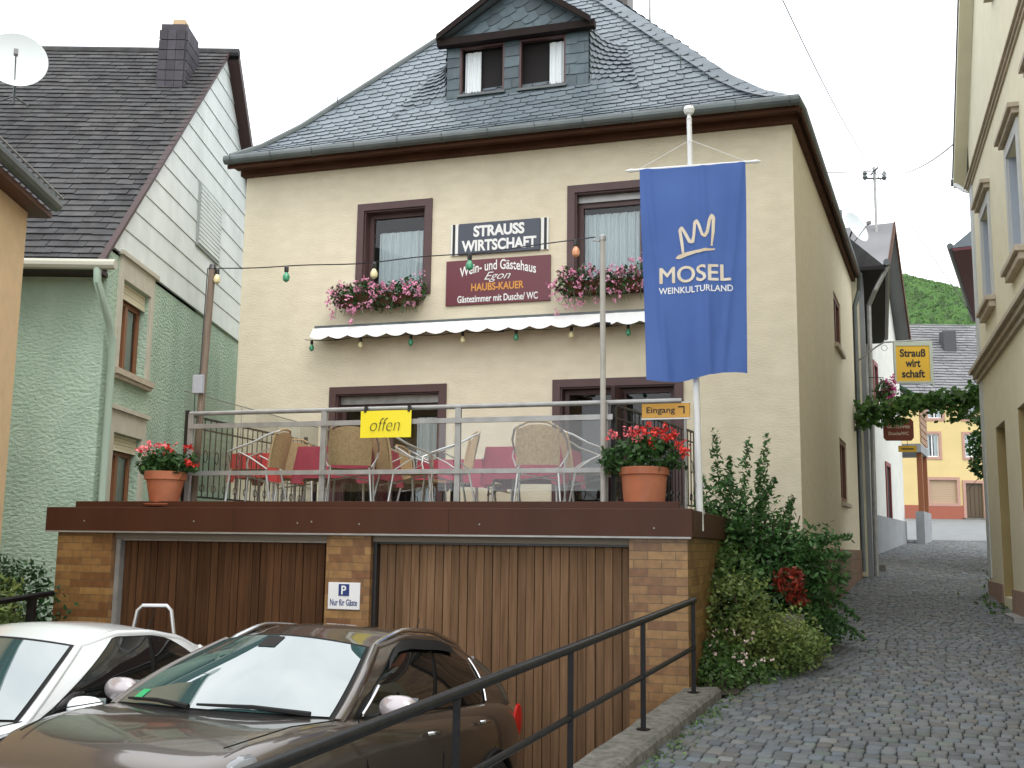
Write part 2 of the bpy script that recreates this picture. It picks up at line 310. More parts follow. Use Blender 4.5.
# ================================================================= SETTING
GR=.052
def zr(y): return GR*y
def court_z(x,y): return -.3-.115*((x+1.37)*.3+(y-7.19)*.954)
def lane_left(y): return 1.72+.43*(y-9.4) if y<23 else (7.5+.34*(y-23) if y<31 else 10.3+.486*(y-31))
def lane_right(y): return 7.95+(.32 if y<17.7 else .5)*(y-17.7)
def kerb_x(y): return .935+.42*(y-7.77)
g=MB()
def quad(mb,a,b,c,d): mb.add([a,b,c,d],[(0,1,2,3)],.5)
for (xa,xb) in ((-400,-30),(-30,0)):
    quad(g,(xa,-200,zr(-200)-.03),(xb,-200,zr(-200)-.03),(xb,2.9,zr(2.9)-.03),(xa,2.9,zr(2.9)-.03))
quad(g,(0,-200,zr(-200)-.03),(400,-200,zr(-200)-.03),(400,2.9,zr(2.9)-.03),(0,2.9,zr(2.9)-.03))
K=[(kerb_x(2.9),2.9),(kerb_x(9.45),9.45),(1.62,9.45),(2.9,14.2)]
for i in range(3):
    (xa,ya),(xb,yb)=K[i],K[i+1]
    if yb>ya: quad(g,(xa,ya,zr(ya)-.03),(400,ya,zr(ya)-.03),(400,yb,zr(yb)-.03),(xb,yb,zr(yb)-.03))
quad(g,(-400,14.2,zr(14.2)-.03),(400,14.2,zr(14.2)-.03),(400,100,zr(100)-.03),(-400,100,zr(100)-.03))
quad(g,(-400,2.9,-.9),(-9,2.9,-.9),(-9,14.2,-.9),(-400,14.2,-.9))
quad(g,(-12,14.19,-.95),(3,14.19,-.95),(3,14.19,.75),(-12,14.19,.75))
struct('ground',g,M_EARTH)
g=MB(); N=8
for i in range(N):
    ya=2.9+(14.2-2.9)*i/N; yb=2.9+(14.2-2.9)*(i+1)/N
    xa=kerb_x(ya)-.14 if ya<9.4 else 1.6; xb=kerb_x(yb)-.14 if yb<9.4 else 1.6
    quad(g,(-9.2,ya,court_z(-9.2,ya)),(xa,ya,court_z(xa,ya)),(xb,yb,court_z(xb,yb)),(-9.2,yb,court_z(-9.2,yb)))
quad(g,(-9.2,2.9,-.9),(.1,2.9,-.9),(-1.1,2.9,.14),(-9.2,2.9,.14))
struct('courtyard',g,M_ASPH)
# lane bed and cobbles
g=MB()
ys=[-40,-10,0,3,6,9.4,12,15,18,20,23,27,31,36,42,50]
for a,b in zip(ys,ys[1:]):
    L=lambda y: (kerb_x(y)+.05 if y<9.4 else lane_left(y)-.35) if y>3 else -2.2+.3*y
    Rr=lambda y: lane_right(max(y,-5))+.3
    quad(g,(L(a),a,zr(a)-.012),(Rr(a),a,zr(a)-.012),(Rr(b),b,zr(b)-.012),(L(b),b,zr(b)-.012))
struct('lane_bed',g,M_JOINT)
rng=random.Random(3); g=MB(); d0=Vector((.385,.923)); d1=Vector((.923,-.385)); s=-1.5; row=0
while s<44:
    ln=.125 if s<20 else .17; wd=.105 if s<20 else .14
    t=-2.4+rng.uniform(0,wd)
    while t<7.5:
        cw=wd*rng.uniform(.8,1.25); tc_=t+cw/2; t+=cw
        ss=s+.16*abs(math.sin(tc_*1.9+.4))+rng.uniform(-.012,.012)
        p=d0*ss+d1*tc_+Vector((.2,2.6))
        x,y=p
        if y<3.2 or y>40.6: continue
        Lx=(kerb_x(y)+.17) if y<9.5 else lane_left(y)-.1
        if x<Lx or x>lane_right(y)+.1: continue
        if x>.50*y+.9: continue
        a=cw*.485*rng.uniform(.95,1.02); b=ln*.49*rng.uniform(.95,1.03); z=zr(y)+rng.uniform(-.004,.006)
        q=rng.uniform(-.07,.07); e0=d1*math.cos(q)+d0*math.sin(q); e1=d0*math.cos(q)-d1*math.sin(q); vs=[]; tl=rng.uniform(-.025,.025); tl2=rng.uniform(-.025,.025)
        for k,h in ((1,-.010),(.96,.003),(.78,.007)):
            for (u,v) in ((-1,-.75),(-.8,-1),(.8,-1),(1,-.7),(1,.78),(.75,1),(-.8,1),(-1,.7)):
                w_=p+e0*(u*a*k)+e1*(v*b*k); vs.append((w_.x,w_.y,z+h+GR*(w_.y-y)+tl*u*a+tl2*v*b))
        fs=[(i,(i+1)%8,8+(i+1)%8,8+i) for i in range(8)]+[(8+i,8+(i+1)%8,16+(i+1)%8,16+i) for i in range(8)]+[tuple(range(16,24))]
        g.add(vs,fs)
    s+=ln*1.04; row+=1
_n=M_STONE.node_tree.nodes; _l=M_STONE.node_tree.links; _b=_n['Principled BSDF']; _src=_b.inputs['Base Color'].links[0].from_socket
_a=_n.new('ShaderNodeAttribute'); _a.attribute_name='rnd'; _m=_n.new('ShaderNodeMath'); _m.operation='MULTIPLY'; _m.inputs[1].default_value=7.31; _f=_n.new('ShaderNodeMath'); _f.operation='FRACT'
_l.new(_a.outputs['Fac'],_m.inputs[0]); _l.new(_m.outputs[0],_f.inputs[0]); _r=_n.new('ShaderNodeValToRGB'); _e=_r.color_ramp; _e.interpolation='CONSTANT'
_e.elements[0].color=(1,1,1,1); _e.elements[1].position=.6; _e.elements[1].color=(.93,1.0,1.1,1)
for _p,_c in ((.74,(1.12,.98,.88,1)),(.84,(.95,1.04,.9,1)),(.92,(1.3,1.22,1.12,1))): _q=_e.elements.new(_p); _q.color=_c
_l.new(_f.outputs[0],_r.inputs['Fac']); _x=_n.new('ShaderNodeMix'); _x.data_type='RGBA'; _x.blend_type='MULTIPLY'; _x.inputs[0].default_value=1
_l.new(_src,_x.inputs[6]); _l.new(_r.outputs[0],_x.inputs[7]); _l.new(_x.outputs[2],_b.inputs['Base Color'])
struct('cobbled_lane',g,M_STONE,smooth=True,ang=60)
g=MB()
quad(g,(14.2,40.5,zr(40.5)+.02),(17.5,40.5,zr(40.5)+.02),(42,76,zr(76)+.02),(20,76,zr(76)+.02)); quad(g,(13,40.5,zr(40.5)+.015),(20,40.5,zr(40.5)+.015),(46,76,zr(76)+.015),(16,76,zr(76)+.015))
struct('village_square',g,M_PLAZA)
# weeds along joints
g=MB()
for _ in range(420):
    y=random.uniform(16,34); x=lane_right(y)-abs(random.gauss(0,.28)); g.leaf((x,y,zr(y)+.03),.09,.5,.8)
for _ in range(500):
    y=random.uniform(6.5,12); x=(kerb_x(y)+.2 if y<9.5 else lane_left(y)+.1)+abs(random.gauss(0,.09)); g.leaf((x,y,zr(y)+.02),.035,.5,.8)
o=struct('weeds',g,M_LEAFG,kind='stuff')
# hillside
g=MB()
def hz(x,y):
    k=max(0,min(1,(y-92)/130)); return 4.5+.0*y+ (54.5-.25*(x-80) if x>80 else max(6,54.5-.35*(80-x)))*k**1.05 + (max(0,y-222))*-.05 + 1.2*noise.noise(Vector((x*.02,y*.02,0)))
g.grid(lambda u,v:(-500+1100*u,92+240*v,hz(-500+1100*u,92+240*v)),60,30,.5)
M_HILL=mat('hill_earth',(.06,.10,.03),.95,(.085,.12,.04),nscale=.2)
struct('vineyard_hill',g,M_HILL)
g=MB(); rr=random.Random(5); M_ROWS=leaf_mat('vineyard_leaf',(.045,.125,.02),(.08,.17,.03),.25)
y=96
while y<223:
    x0,x1=y*.33,y*.475; n=int((x1-x0)/.9); P=[]
    for k in range(n+1):
        xx=x0+(x1-x0)*k/n; yy=y+(xx-x0)*.22; P.append((xx,yy,hz(xx,yy)))
    for k in range(n):
        a,c=P[k],P[k+1]; h1,h2=1.25+.3*rr.random(),1.25+.3*rr.random(); w_=.32
        g.add([(a[0],a[1]-w_,a[2]-.1),(c[0],c[1]-w_,c[2]-.1),(c[0],c[1]-w_*.5,c[2]+h2),(a[0],a[1]-w_*.5,a[2]+h1),(c[0],c[1]+w_,c[2]+h2*.9),(a[0],a[1]+w_,a[2]+h1*.9)],[(0,1,2,3),(3,2,4,5)])
        for q in range(9):
            t=rr.random(); g.leaf((a[0]+(c[0]-a[0])*t,a[1]+(c[1]-a[1])*t-rr.uniform(.1,.4),a[2]+rr.uniform(.1,1.55)),.34,.8,.3)
    y+=1.9
struct('vineyard_rows',g,M_ROWS,kind='stuff')
# ================================================================= MAIN GUEST HOUSE
RZ=math.atan2(-.3005,.9538)
H0=root('guest_house','cream guest house with hipped slate roof, dormer, brown framed windows and terrace in front','house',(3.76,14.0,0),RZ)
UW=[(-6.33,-5.33,5.40,6.75),(-3.03,-2.03,5.40,6.75)]; DW=[(-6.69,-5.04,2.08,3.94),(-3.23,-1.62,2.08,3.94)]
b=MB(); wall_holes(b,-8.41,0,.1,7.6,UW+DW,0,.22)
SA=math.atan2(9.25,.745); SW=[(5.15,6.45,5.36,6.32),(5.45,6.75,2.58,3.72)]
b.add([(-8.41,0,.1),(-8.41,9.3,.1),(-8.41,9.3,7.6),(-8.41,0,7.6)],[(0,1,2,3)],.5); b.add([(-8.41,9.3,.1),(.75,9.3,.1),(.75,9.3,7.6),(-8.41,9.3,7.6)],[(0,1,2,3)],.5)
b.build('wall',M_STUC,H0)
b=MB(); b.M=Matrix.Rotation(SA,4,'Z'); wall_holes(b,0,9.28,.1,7.6,SW,0,.2); b.build('side_wall',M_STUC2,H0)
b=MB(); b.M=Matrix.Rotation(SA,4,'Z'); b.add([(-.03,-.03,.1),(9.3,-.03,.1),(9.3,-.03,1.74),(-.03,-.03,1.76)],[(0,1,2,3)],.5); b.add([(-.03,-.03,1.76),(9.3,-.03,1.74),(9.3,0.03,1.74),(-.03,0.03,1.76)],[(0,1,2,3)],.5)
b.build('plinth',M_PLINTH,H0)
part('front_plinth',M_PLINTH,H0,lambda b:b.box(-8.42,.025,-.025,.0,.1,1.76))
# cornice and soffit
b=MB(); b.box(-8.45,.05,-.12,.0,7.46,7.62); b.box(-8.5,.1,-.36,-.12,7.55,7.64); b.box(-8.52,.12,-.40,-.36,7.50,7.68)
b.M=Matrix.Rotation(SA,4,'Z'); b.box(-.1,9.4,-.08,-.002,7.461,7.62); b.box(-.3,9.4,-.14,-.08,7.551,7.64); b.box(-.3,9.4,-.17,-.14,7.501,7.66); b.build('cornice',M_BROWN,H0)
# roof
RE=[0,.35,.8,1.5,4.2,6]; RZZ=[7.66,7.92,8.38,9.24,12.55,14.7]
def rf(e):
    for i in range(len(RE)-1):
        if e<=RE[i+1] or i==len(RE)-2:
            k=(e-RE[i])/(RE[i+1]-RE[i]); return RZZ[i]+k*(RZZ[i+1]-RZZ[i])
def rn(e): sl=(rf(e+.05)-rf(e-.05 if e>.05 else 0))/(.1 if e>.05 else .05+e); L=math.hypot(sl,1); return (-sl/L,1/L)
def fr(s,t,n):
    nn=rn(max(t,0)); return (s, t-.42+nn[0]*n, rf(t)+nn[1]*n)
b=MB()
XL,XR=-8.44,.0
APX=(-4.37,3.78)
def xl(e): return XL+e*.97
def xr(e): return XR-e*1.039
es=[0,.35,.8,1.5,4.2]
for a,c in zip(es,es[1:]):
    b.add([(xl(a),a-.42,rf(a)-.012),(xr(a),a-.42,rf(a)-.012),(xr(c),c-.42,rf(c)-.012),(xl(c),c-.42,rf(c)-.012)],[(0,1,2,3)],.3)
    b.add([(xr(a),a-.42,rf(a)-.012),(xr(a)+.4,9.7-a,rf(a)-.012),(xr(c)+.3,9.7-c,rf(c)-.012),(xr(c),c-.42,rf(c)-.012)],[(0,1,2,3)],.3)
    b.add([(xl(a),a-.42,rf(a)-.012),(xl(a),9.7-a,rf(a)-.012),(xl(c),9.7-c,rf(c)-.012),(xl(c),c-.42,rf(c)-.012)],[(3,2,1,0)],.3)
    b.add([(xl(a),9.7-a,rf(a)-.012),(xr(a)+.4,9.7-a,rf(a)-.012),(xr(c)+.3,9.7-c,rf(c)-.012),(xl(c),9.7-c,rf(c)-.012)],[(3,2,1,0)],.3)
roof=b.build('roof',M_SLATE,H0)
sh=shingles([(XL,0),(XR,0),(xr(4.2),4.2),(xl(4.2),4.2)],.235,.103,fr,'scale',slant=R(5),thick=.007,seed=4,jit=.10); sh.build('front_slates',M_SLATE,roof)
# slates turned along the right hip
def hipf(s,t,n):
    e=s+.05*t; return (XR+.02-1.039*s-t, e-.42+rn(e)[0]*(n+.03)-.0, rf(e)+rn(e)[1]*(n+.03))
shingles([(0.02,0),(4.15,0),(4.15,.30),(0.02,.30)],.13,.36,hipf,'fish',thick=.014,seed=9).build('hip_slates',M_SLATE,roof)
def sidef(s,t,n): nn=rn(t); return (XR-1.039*t+.3*s/9.7*(1)-nn[0]*n, -.42+s, rf(t)+nn[1]*n)
shingles([(0,0),(10.1,0),(10.1-4.2,4.2),(4.2,4.2)],.3,.14,sidef,'scale',thick=.013,seed=5).build('side_slates',M_SLATE,roof)
b=MB(); b.tube([(xl(e)-.01,e-.43,rf(e)+.01) for e in (0,.2,.35,.6,.8,1.1,1.5,2.5,4.2)],.055,8); b.build('hip_flashing',M_ZINC,roof)
# gutters
b=MB(); b.tube([(-8.52,-.47,7.61),(.12,-.47,7.61)],.072,12); b.tube([(.08,-.5,7.61),(.14,-.1,7.61),(.90,9.4,7.59)],.065,12)
for i in range(13):
    x=-8.4+i*.7; b.tube([(x,-.55,7.65),(x,-.548,7.58),(x,-.47,7.528),(x,-.40,7.56)],.008,5)
b.build('gutter',M_ZINC,H0)
b=MB(); b.tube([(.93,9.2,7.6),(.9,9.35,7.25),(.80,9.32,6.9),(.80,9.32,1.3)],.05,10); b.build('downpipe',M_ZINC,H0)
def window_set(P,x0,x1,z0,z1,cur=None,mull=None,sur=.11,dep=.2,shutter=0,sill=False,door=False,fm=None):
    fm=fm or M_FRAME
    b=MB(); b.box(x0-sur,x0,-.03,.004,z0-(0 if door else .0),z1+sur); b.box(x1,x1+sur,-.03,.004,z0,z1+sur); b.box(x0,x1,-.03,.004,z1,z1+sur)
    b.box(x0,x0+.022,.004,dep,z0,z1); b.box(x1-.022,x1,.004,dep,z0,z1); b.box(x0+.022,x1-.022,.004,dep,z1-.022,z1)
    f=b.build('window_frame' if not door else 'door_frame',fm,P)
    b=MB(); z2=z1-shutter-.024; ring(b,x0+.024,x1-.024,z0+.002,z2,.065,dep-.05,dep+.02)
    if mull:
        for q in mull: b.box(q-.035,q+.035,dep-.045,dep+.015,z0+.067,z2-.065)
    b.build('sash',fm,f)
    if shutter: part('shutter_box',M_GALV,f,lambda b:b.box(x0+.024,x1-.024,dep-.09,dep+.01,z1-shutter-.022,z1-.024))
    part('pane',M_GLASS,f,lambda b:b.add([(x0+.06,dep-.01,z0+.05),(x1-.06,dep-.01,z0+.05),(x1-.06,dep-.01,z2-.05),(x0+.06,dep-.01,z2-.05)],[(0,1,2,3)]))
    if cur:
        for (a,c,d,e) in cur: part('curtain',M_CURT,f,lambda b:curtain(b,a,c,d,e,dep+.09),smooth=True)
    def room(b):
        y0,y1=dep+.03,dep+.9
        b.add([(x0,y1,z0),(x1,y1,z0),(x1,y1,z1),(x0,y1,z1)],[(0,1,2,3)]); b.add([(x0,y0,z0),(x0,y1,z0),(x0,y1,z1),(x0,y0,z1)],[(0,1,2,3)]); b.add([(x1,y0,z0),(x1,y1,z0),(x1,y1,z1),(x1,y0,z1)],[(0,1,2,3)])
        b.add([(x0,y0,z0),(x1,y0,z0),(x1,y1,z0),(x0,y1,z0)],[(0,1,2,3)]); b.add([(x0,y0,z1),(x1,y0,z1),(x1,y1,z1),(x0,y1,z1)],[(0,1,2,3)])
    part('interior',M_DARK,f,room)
    if sill: part('sill',M_GALV if sill is True else sill,f,lambda b:b.box(x0-.04,x1+.04,-.06,.0,z0-.05,z0-.005),bevel=.004)
    return f
window_set(H0,*UW[0],cur=[(-6.2,-5.36,5.42,6.47)],sill=True)
window_set(H0,*UW[1],cur=[(-2.99,-2.06,5.42,6.5)],shutter=.1,sill=True)
d1_=window_set(H0,*DW[0],cur=[(-5.5,-5.12,2.1,3.6)],mull=[-5.86],door=True,shutter=.12)
d2_=window_set(H0,*DW[1],mull=[-2.36],door=True)
part('door_curtain',mat('wine_curtain',(.16,.03,.035),.9),d1_,lambda b:curtain(b,-6.2,-5.95,2.1,3.7,.36),smooth=True)
part('open_leaf',M_FRAME,d2_,lambda b:(b.box(-2.42,-2.36,-.42,.12,2.1,3.88),b.box(-2.42,-2.36,-.42,-.36,2.1,3.88)))
# side windows
S0=MB()
def side_window(a,c,d,e):
    f=MB(); f.M=Matrix.Rotation(SA,4,'Z'); ring(f,a,c,d,e,.09,.02,.1); f.box((a+c)/2-.05,(a+c)/2+.05,.03,.09,d+.09,e-.09); o=f.build('side_window_frame',mat('red_brown_sash',(.13,.04,.022),.5),H0)
    f=MB(); f.M=Matrix.Rotation(SA,4,'Z'); f.add([(a+.05,.06,d+.05),(c-.05,.06,d+.05),(c-.05,.06,e-.05),(a+.05,.06,e-.05)],[(0,1,2,3)]); f.build('pane',M_GLASS,o)
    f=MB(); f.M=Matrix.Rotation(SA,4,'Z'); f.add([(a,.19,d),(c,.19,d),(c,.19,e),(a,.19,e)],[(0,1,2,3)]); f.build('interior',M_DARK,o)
    f=MB(); f.M=Matrix.Rotation(SA,4,'Z'); f.box(a-.08,c+.08,-.07,.02,d-.07,d-.003); f.build('sill',M_TRIM,o)
for q in SW: side_window(*q)
# dormer
DY=.6
b=MB(); 
for (a,c,d,e) in ((-5.27,-5.06,8.5,9.60),(-4.32,-4.08,8.5,9.60),(-3.34,-2.98,8.5,9.60),(-5.06,-4.32,8.45,8.70),(-4.08,-3.34,8.45,8.66)): b.box(a,c,DY,DY+.12,d,e)
b.prism([(-5.35,9.6),(-2.9,9.6),(-4.12,10.36)],DY-.03,DY+.1,'y'); dorm=b.build('dormer',M_SLATE2,H0)
def dwf(s,t,n): return (s,DY-n-.002,t)
for k,p in enumerate([[(-5.27,8.5),(-5.06,8.5),(-5.06,9.5),(-5.27,9.5)],[(-4.32,8.66),(-4.08,8.66),(-4.08,9.5),(-4.32,9.5)],[(-3.34,8.5),(-2.98,8.5),(-2.98,9.5),(-3.34,9.5)],[(-5.27,8.42),(-2.98,8.42),(-2.98,8.665),(-5.27,8.665)]]): shingles(p,.24,.17,dwf,'rect',thick=.006,seed=k).build('dormer_slates',M_SLATE2,dorm)
shingles([(-5.3,9.62),(-2.94,9.62),(-4.12,10.34)],.25,.16,lambda s,t,n:(s,DY-.032-n,t),'scale',slant=R(28),thick=.006,seed=11).build('gable_slates',M_SLATE2,dorm)
part('dormer_sill',M_ZINC,dorm,lambda b:(b.box(-5.08,-4.3,DY-.06,DY+.02,8.665,8.70),b.box(-4.1,-3.32,DY-.06,DY+.02,8.655,8.69)))
def gable_roof(b):
    ap=(-4.12,10.46)
    for ex,ez in ((-5.36,9.66),(-2.92,9.63)):
        yr=lambda z: .42*0+ (lambda e:e-.42)(next(e/100 for e in range(0,600) if rf(e/100)>=z))
        b.add([(ap[0],DY-.22,ap[1]),(ex,DY-.22,ez),(ex,yr(ez)+.15,ez),(ap[0],yr(ap[1])+.15,ap[1])],[(0,1,2,3)])
        b.add([(ap[0],DY-.22,ap[1]-.05),(ex,DY-.22,ez-.05),(ex,yr(ez)+.15,ez-.05),(ap[0],yr(ap[1])+.15,ap[1]-.05)],[(3,2,1,0)])
        b.add([(ex,DY-.22,ez),(ex,yr(ez)+.15,ez),(ex,yr(ez)+.15,ez-.05),(ex,DY-.22,ez-.05)],[(0,1,2,3)])
part('dormer_roof',M_SLATE,dorm,gable_roof)
def barge(b):
    for ex,ez,k in ((-5.38,9.63,1),(-2.90,9.60,1)):
        b.add([(-4.12,DY-.25,10.49),(ex,DY-.25,ez+.03),(ex,DY-.25,ez-.07),(-4.12,DY-.25,10.38),(-4.12,DY-.21,10.49),(ex,DY-.21,ez+.03),(ex,DY-.21,ez-.07),(-4.12,DY-.21,10.38)],[(0,1,2,3),(7,6,5,4),(0,4,5,1),(3,2,6,7),(1,5,6,2)])
    b.box(-5.4,-2.86,DY-.16,DY-.035,9.50,9.62)
part('barge_board',mat('dark_barge_wood',(.012,.008,.007),.8,(.018,.011,.009),spec=.2),dorm,barge)
for (a,c,z0,cx0,cx1) in ((-5.06,-4.32,8.70,-5.0,-4.74),(-4.08,-3.34,8.69,-3.62,-3.38)):
    f=MB(); ring(f,a,c,z0,9.5,.03,DY-.01,DY+.07); f=f.build('window_frame',M_FRAME,dorm)
    part('interior',M_DARK,f,lambda b:(b.add([(a,DY+.15,z0),(c,DY+.15,z0),(c,DY+.15,9.5),(a,DY+.15,9.5)],[(0,1,2,3)]),b.box(a,a+.01,DY,DY+.15,z0,9.5),b.box(c-.01,c,DY,DY+.15,z0,9.5),b.box(a,c,DY,DY+.15,9.49,9.5)))
    part('curtain',M_CURT,f,lambda b:curtain(b,cx0,cx1,z0+.05,9.44,DY+.09,.05,.012),smooth=True)
for sx,x0 in ((-1,-5.27),(1,-2.98)):
    def yr_(z): return next(e/100 for e in range(0,600) if rf(e/100)>=z)-.42
    def ck(s,t,n):
        z=8.42+t*1.18; q=s/.95; A=Vector((x0,DY+.01,z)); C=Vector((x0+sx*.12,max(yr_(z)-.02,DY+.02),z)); B=Vector((x0+sx*(.42+.40*(1-t)),yr_(z-.06)+.0,z-.06+.03))
        p=A*(1-q)**2+C*2*q*(1-q)+B*q*q; nn=Vector((sx*.8,-.5,.3)).lerp(Vector((0,-.7,.7)),q).normalized(); return p+nn*(n+.012)
    b=MB(); b.grid(lambda u,v:ck(u*.95,v,-.012),8,8,.3); ch=b.build('cheek',M_SLATE2,dorm)
    shingles([(0,0),(.95,0),(.95,1),(0,1)],.155,.085,ck,'fish',thick=.012,seed=21+sx).build('cheek_slates',M_SLATE,ch)
def snow(b):
    for x,e in ((-6.5,2.1),(-.9,2.0),(-1.6,1.1),(-7.2,1.1),(-2.9,2.9)):
        if xl(e)<x<xr(e): p=fr(x,e,0); part('roof_hook',M_ZINC,roof,lambda b:b.tube([p,(p[0],p[1]-.05,p[2]+.22)],.009,5))
snow(None)
b=MB(); b.box(-3.75,-3.3,5.2,5.8,11,13.4); b.box(-3.8,-3.25,5.15,5.85,13.4,13.47); b.build('chimney',brick_mat('chimney_slate',(.09,.075,.065),(.07,.06,.055),(.03,.03,.03),.2,.15),roof)
b=MB(); b.tube([(-2.75,4.6,11.4),(-2.75,4.6,14.4)],.022,6); b.build('roof_mast',M_GALV,roof)
# ================================================================= GARAGE WITH TERRACE
G0=root('garage_block','flat roofed garage block of ochre glazed brick with brown fascia carrying the terrace','garage',(1.55,9.4,0),RZ)
zb=-.75
for q in ((-6.56,-5.89,0,.45),(-3.46,-3.0,0,.45),(-.53,-.02,0,.45)): part('brick_pier',M_BRICK,G0,lambda b:b.box(*q,zb,1.83))
for q in ((-.29,-.022,.45,5.03),(-6.558,-6.3,.45,5.03)): part('side_wall',M_BRICK,G0,lambda b:b.box(*q,zb,1.83))
part('roof_slab',M_CONC,G0,lambda b:b.box(-6.62,-.0,.02,5.03,1.832,2.07))
b=MB(); b.box(-6.68,.03,-.06,.02,1.83,2.08); b.box(0.0,.03,.02,5.03,1.835,2.075); b.box(-6.68,-6.62,.02,5.0,1.835,2.075); b.build('fascia',M_FASCIA,G0,bevel=.006)
for x in (-6.2,-4.9,-3.75,-3.6,-3.1,-1.9,-.3): part('fascia_screw',M_GALV,G0,lambda b:b.lathe([(.009,0),(.007,.004),(0,.005)],(x,-.061,1.93+.02*math.sin(x*5)),8,ax=Matrix.Rotation(PI/2,3,'X')))
for x in (-4.45,-2.2): part('fascia_joint',M_DARK,G0,lambda b:b.box(x-.0015,x+.0015,-.062,-.058,1.835,2.075))
part('upper_fascia',M_FASCIA,G0,lambda b:(b.box(-6.42,-.1,.06,.12,2.072,2.145)),bevel=.004)
part('drip_edge',M_GALV,G0,lambda b:b.box(-6.67,.02,-.068,-.055,1.822,1.838))
part('ceiling_strip',mat('old_lintel',(.2,.17,.13),.8),G0,lambda b:(b.box(-5.89,-3.46,.05,.4,1.765,1.83),b.box(-3.0,-.53,.05,.4,1.765,1.83)))
for nm,x0,x1,mm,fm in (('garage_door',-5.83,-3.46,M_SLATW,M_GALV),('garage_door',-2.96,-.54,M_SLATL,M_BLACK)):
    def door(b):
        x=x0
        i=0
        while x<x1-.001:
            w_=min((x1-x0)/30,x1-x); i+=1
            b.box(x,x+w_*.93,.145-(.012 if i%3 else 0),.17,zb+.1,1.745); x+=w_
        b.box(x0,x1,.171,.18,zb+.05,1.75,rnd=0)
    d=part(nm,mm,G0,door,bevel=.003)
    part('door_frame',fm,d,lambda b:(b.box(x0-.055,x0-.002,.06,.2,zb,1.762),b.box(x1+.0,x1+.02,.06,.2,zb,1.762),b.box(x0,x1,.08,.2,1.746,1.764)))
    if nm and x0<-4: part('handle',M_BLACK,d,lambda b:b.tube([(-4.7,.1,.35),(-4.5,.1,.35)],.012,6))
def GL(x,y,z=0):  # garage frame to world
    c,s=math.cos(RZ),math.sin(RZ); return (1.55+x*c-y*s, 9.4+x*s+y*c, z)
FZ=2.09
# ================================================================= TERRACE RAILINGS
TR=root('terrace_railing','grey steel railing with clear panels along the front edge of the terrace','railing',GL(-.85,.47,FZ),RZ)
PX=[0,-1.47,-2.93,-4.5]
for x in PX: part('post',M_GALV,TR,lambda b:b.box(x-.03,x+.03,-.02,.02,0.0,1.0),bevel=.004)
part('handrail',M_GALV,TR,lambda b:b.tube([(-4.52,0,1.0),(.72,0,1.0)],.024,10),smooth=True)
part('clamp_rail',M_GALV,TR,lambda b:b.box(-4.5,.08,-.045,-.022,.835,.885)); part('clamp_rail',M_GALV,TR,lambda b:b.box(-4.5,.02,-.045,-.022,.34,.385))
for a,c in zip(PX[1:],PX[:-1]): part('glass_panel',M_SCREEN,TR,lambda b:b.box(a+.04,c-.04,-.02,-.012,.17,.87))
def scroll_rail(name,label,P0,P1,h=1.0,n=None):
    P0=Vector(P0);P1=Vector(P1);D=P1-P0;L=D.length;rz=math.atan2(D.y,D.x); r=root(name,label,'railing',P0,rz)
    part('post',M_BLACK,r,lambda b:(b.box(-.02,.02,-.02,.02,0,h+.04),)); part('post',M_BLACK,r,lambda b:b.box(L-.02,L+.02,-.02,.02,0,h+.04))
    part('top_bar',M_BLACK,r,lambda b:b.box(.02,L-.02,-.018,.018,h-.02,h)); part('bottom_bar',M_BLACK,r,lambda b:(b.box(.02,L-.02,-.01,.01,.12,.14),b.box(.02,L-.02,-.01,.01,h-.14,h-.125)))
    def bal(b):
        k=int(L/.12)
        for i in range(1,k):
            x=i*L/k; b.tube([(x,0,.14),(x,0,h-.02)],.007,5)
            if i%2: b.tube([(x+.045*math.cos(q),0,.23+.045*math.sin(q)) for q in [j*PI/4 for j in range(9)]],.005,4); b.tube([(x+.04*math.cos(q)+.04,0,.58+.07*math.sin(q)) for q in [j*PI/4 for j in range(9)]],.005,4)
    part('balusters',M_BLACK,r,bal); return r
scroll_rail('scroll_railing','black ornamental railing along the right edge of the terrace behind the geranium tub',GL(-.78,.55,FZ),GL(-.38,3.3,FZ))
scroll_rail('scroll_railing','black ornamental railing along the left edge of the terrace towards the green house',GL(-5.42,.5,FZ),GL(-5.56,3.4,FZ))
scroll_rail('scroll_railing','low black railing across the back of the terrace beneath the facade',GL(-5.5,3.6,FZ),GL(-3.6,3.75,FZ),.62)
WS=root('wind_screen','frameless sloping glass wind screen at the left back of the terrace','glass screen',GL(-5.75,.9,FZ),RZ+PI/2)
part('pane',M_WIND,WS,lambda b:b.prism([(0,.1),(3.2,.1),(3.2,1.25),(0,1.32)],-.004,.004,'y')); part('edge_strip',M_GALV,WS,lambda b:(b.tube([(0,0,1.32),(3.2,0,1.25)],.006,5),b.tube([(1.2,0,.1),(1.2,0,1.3)],.005,5)))
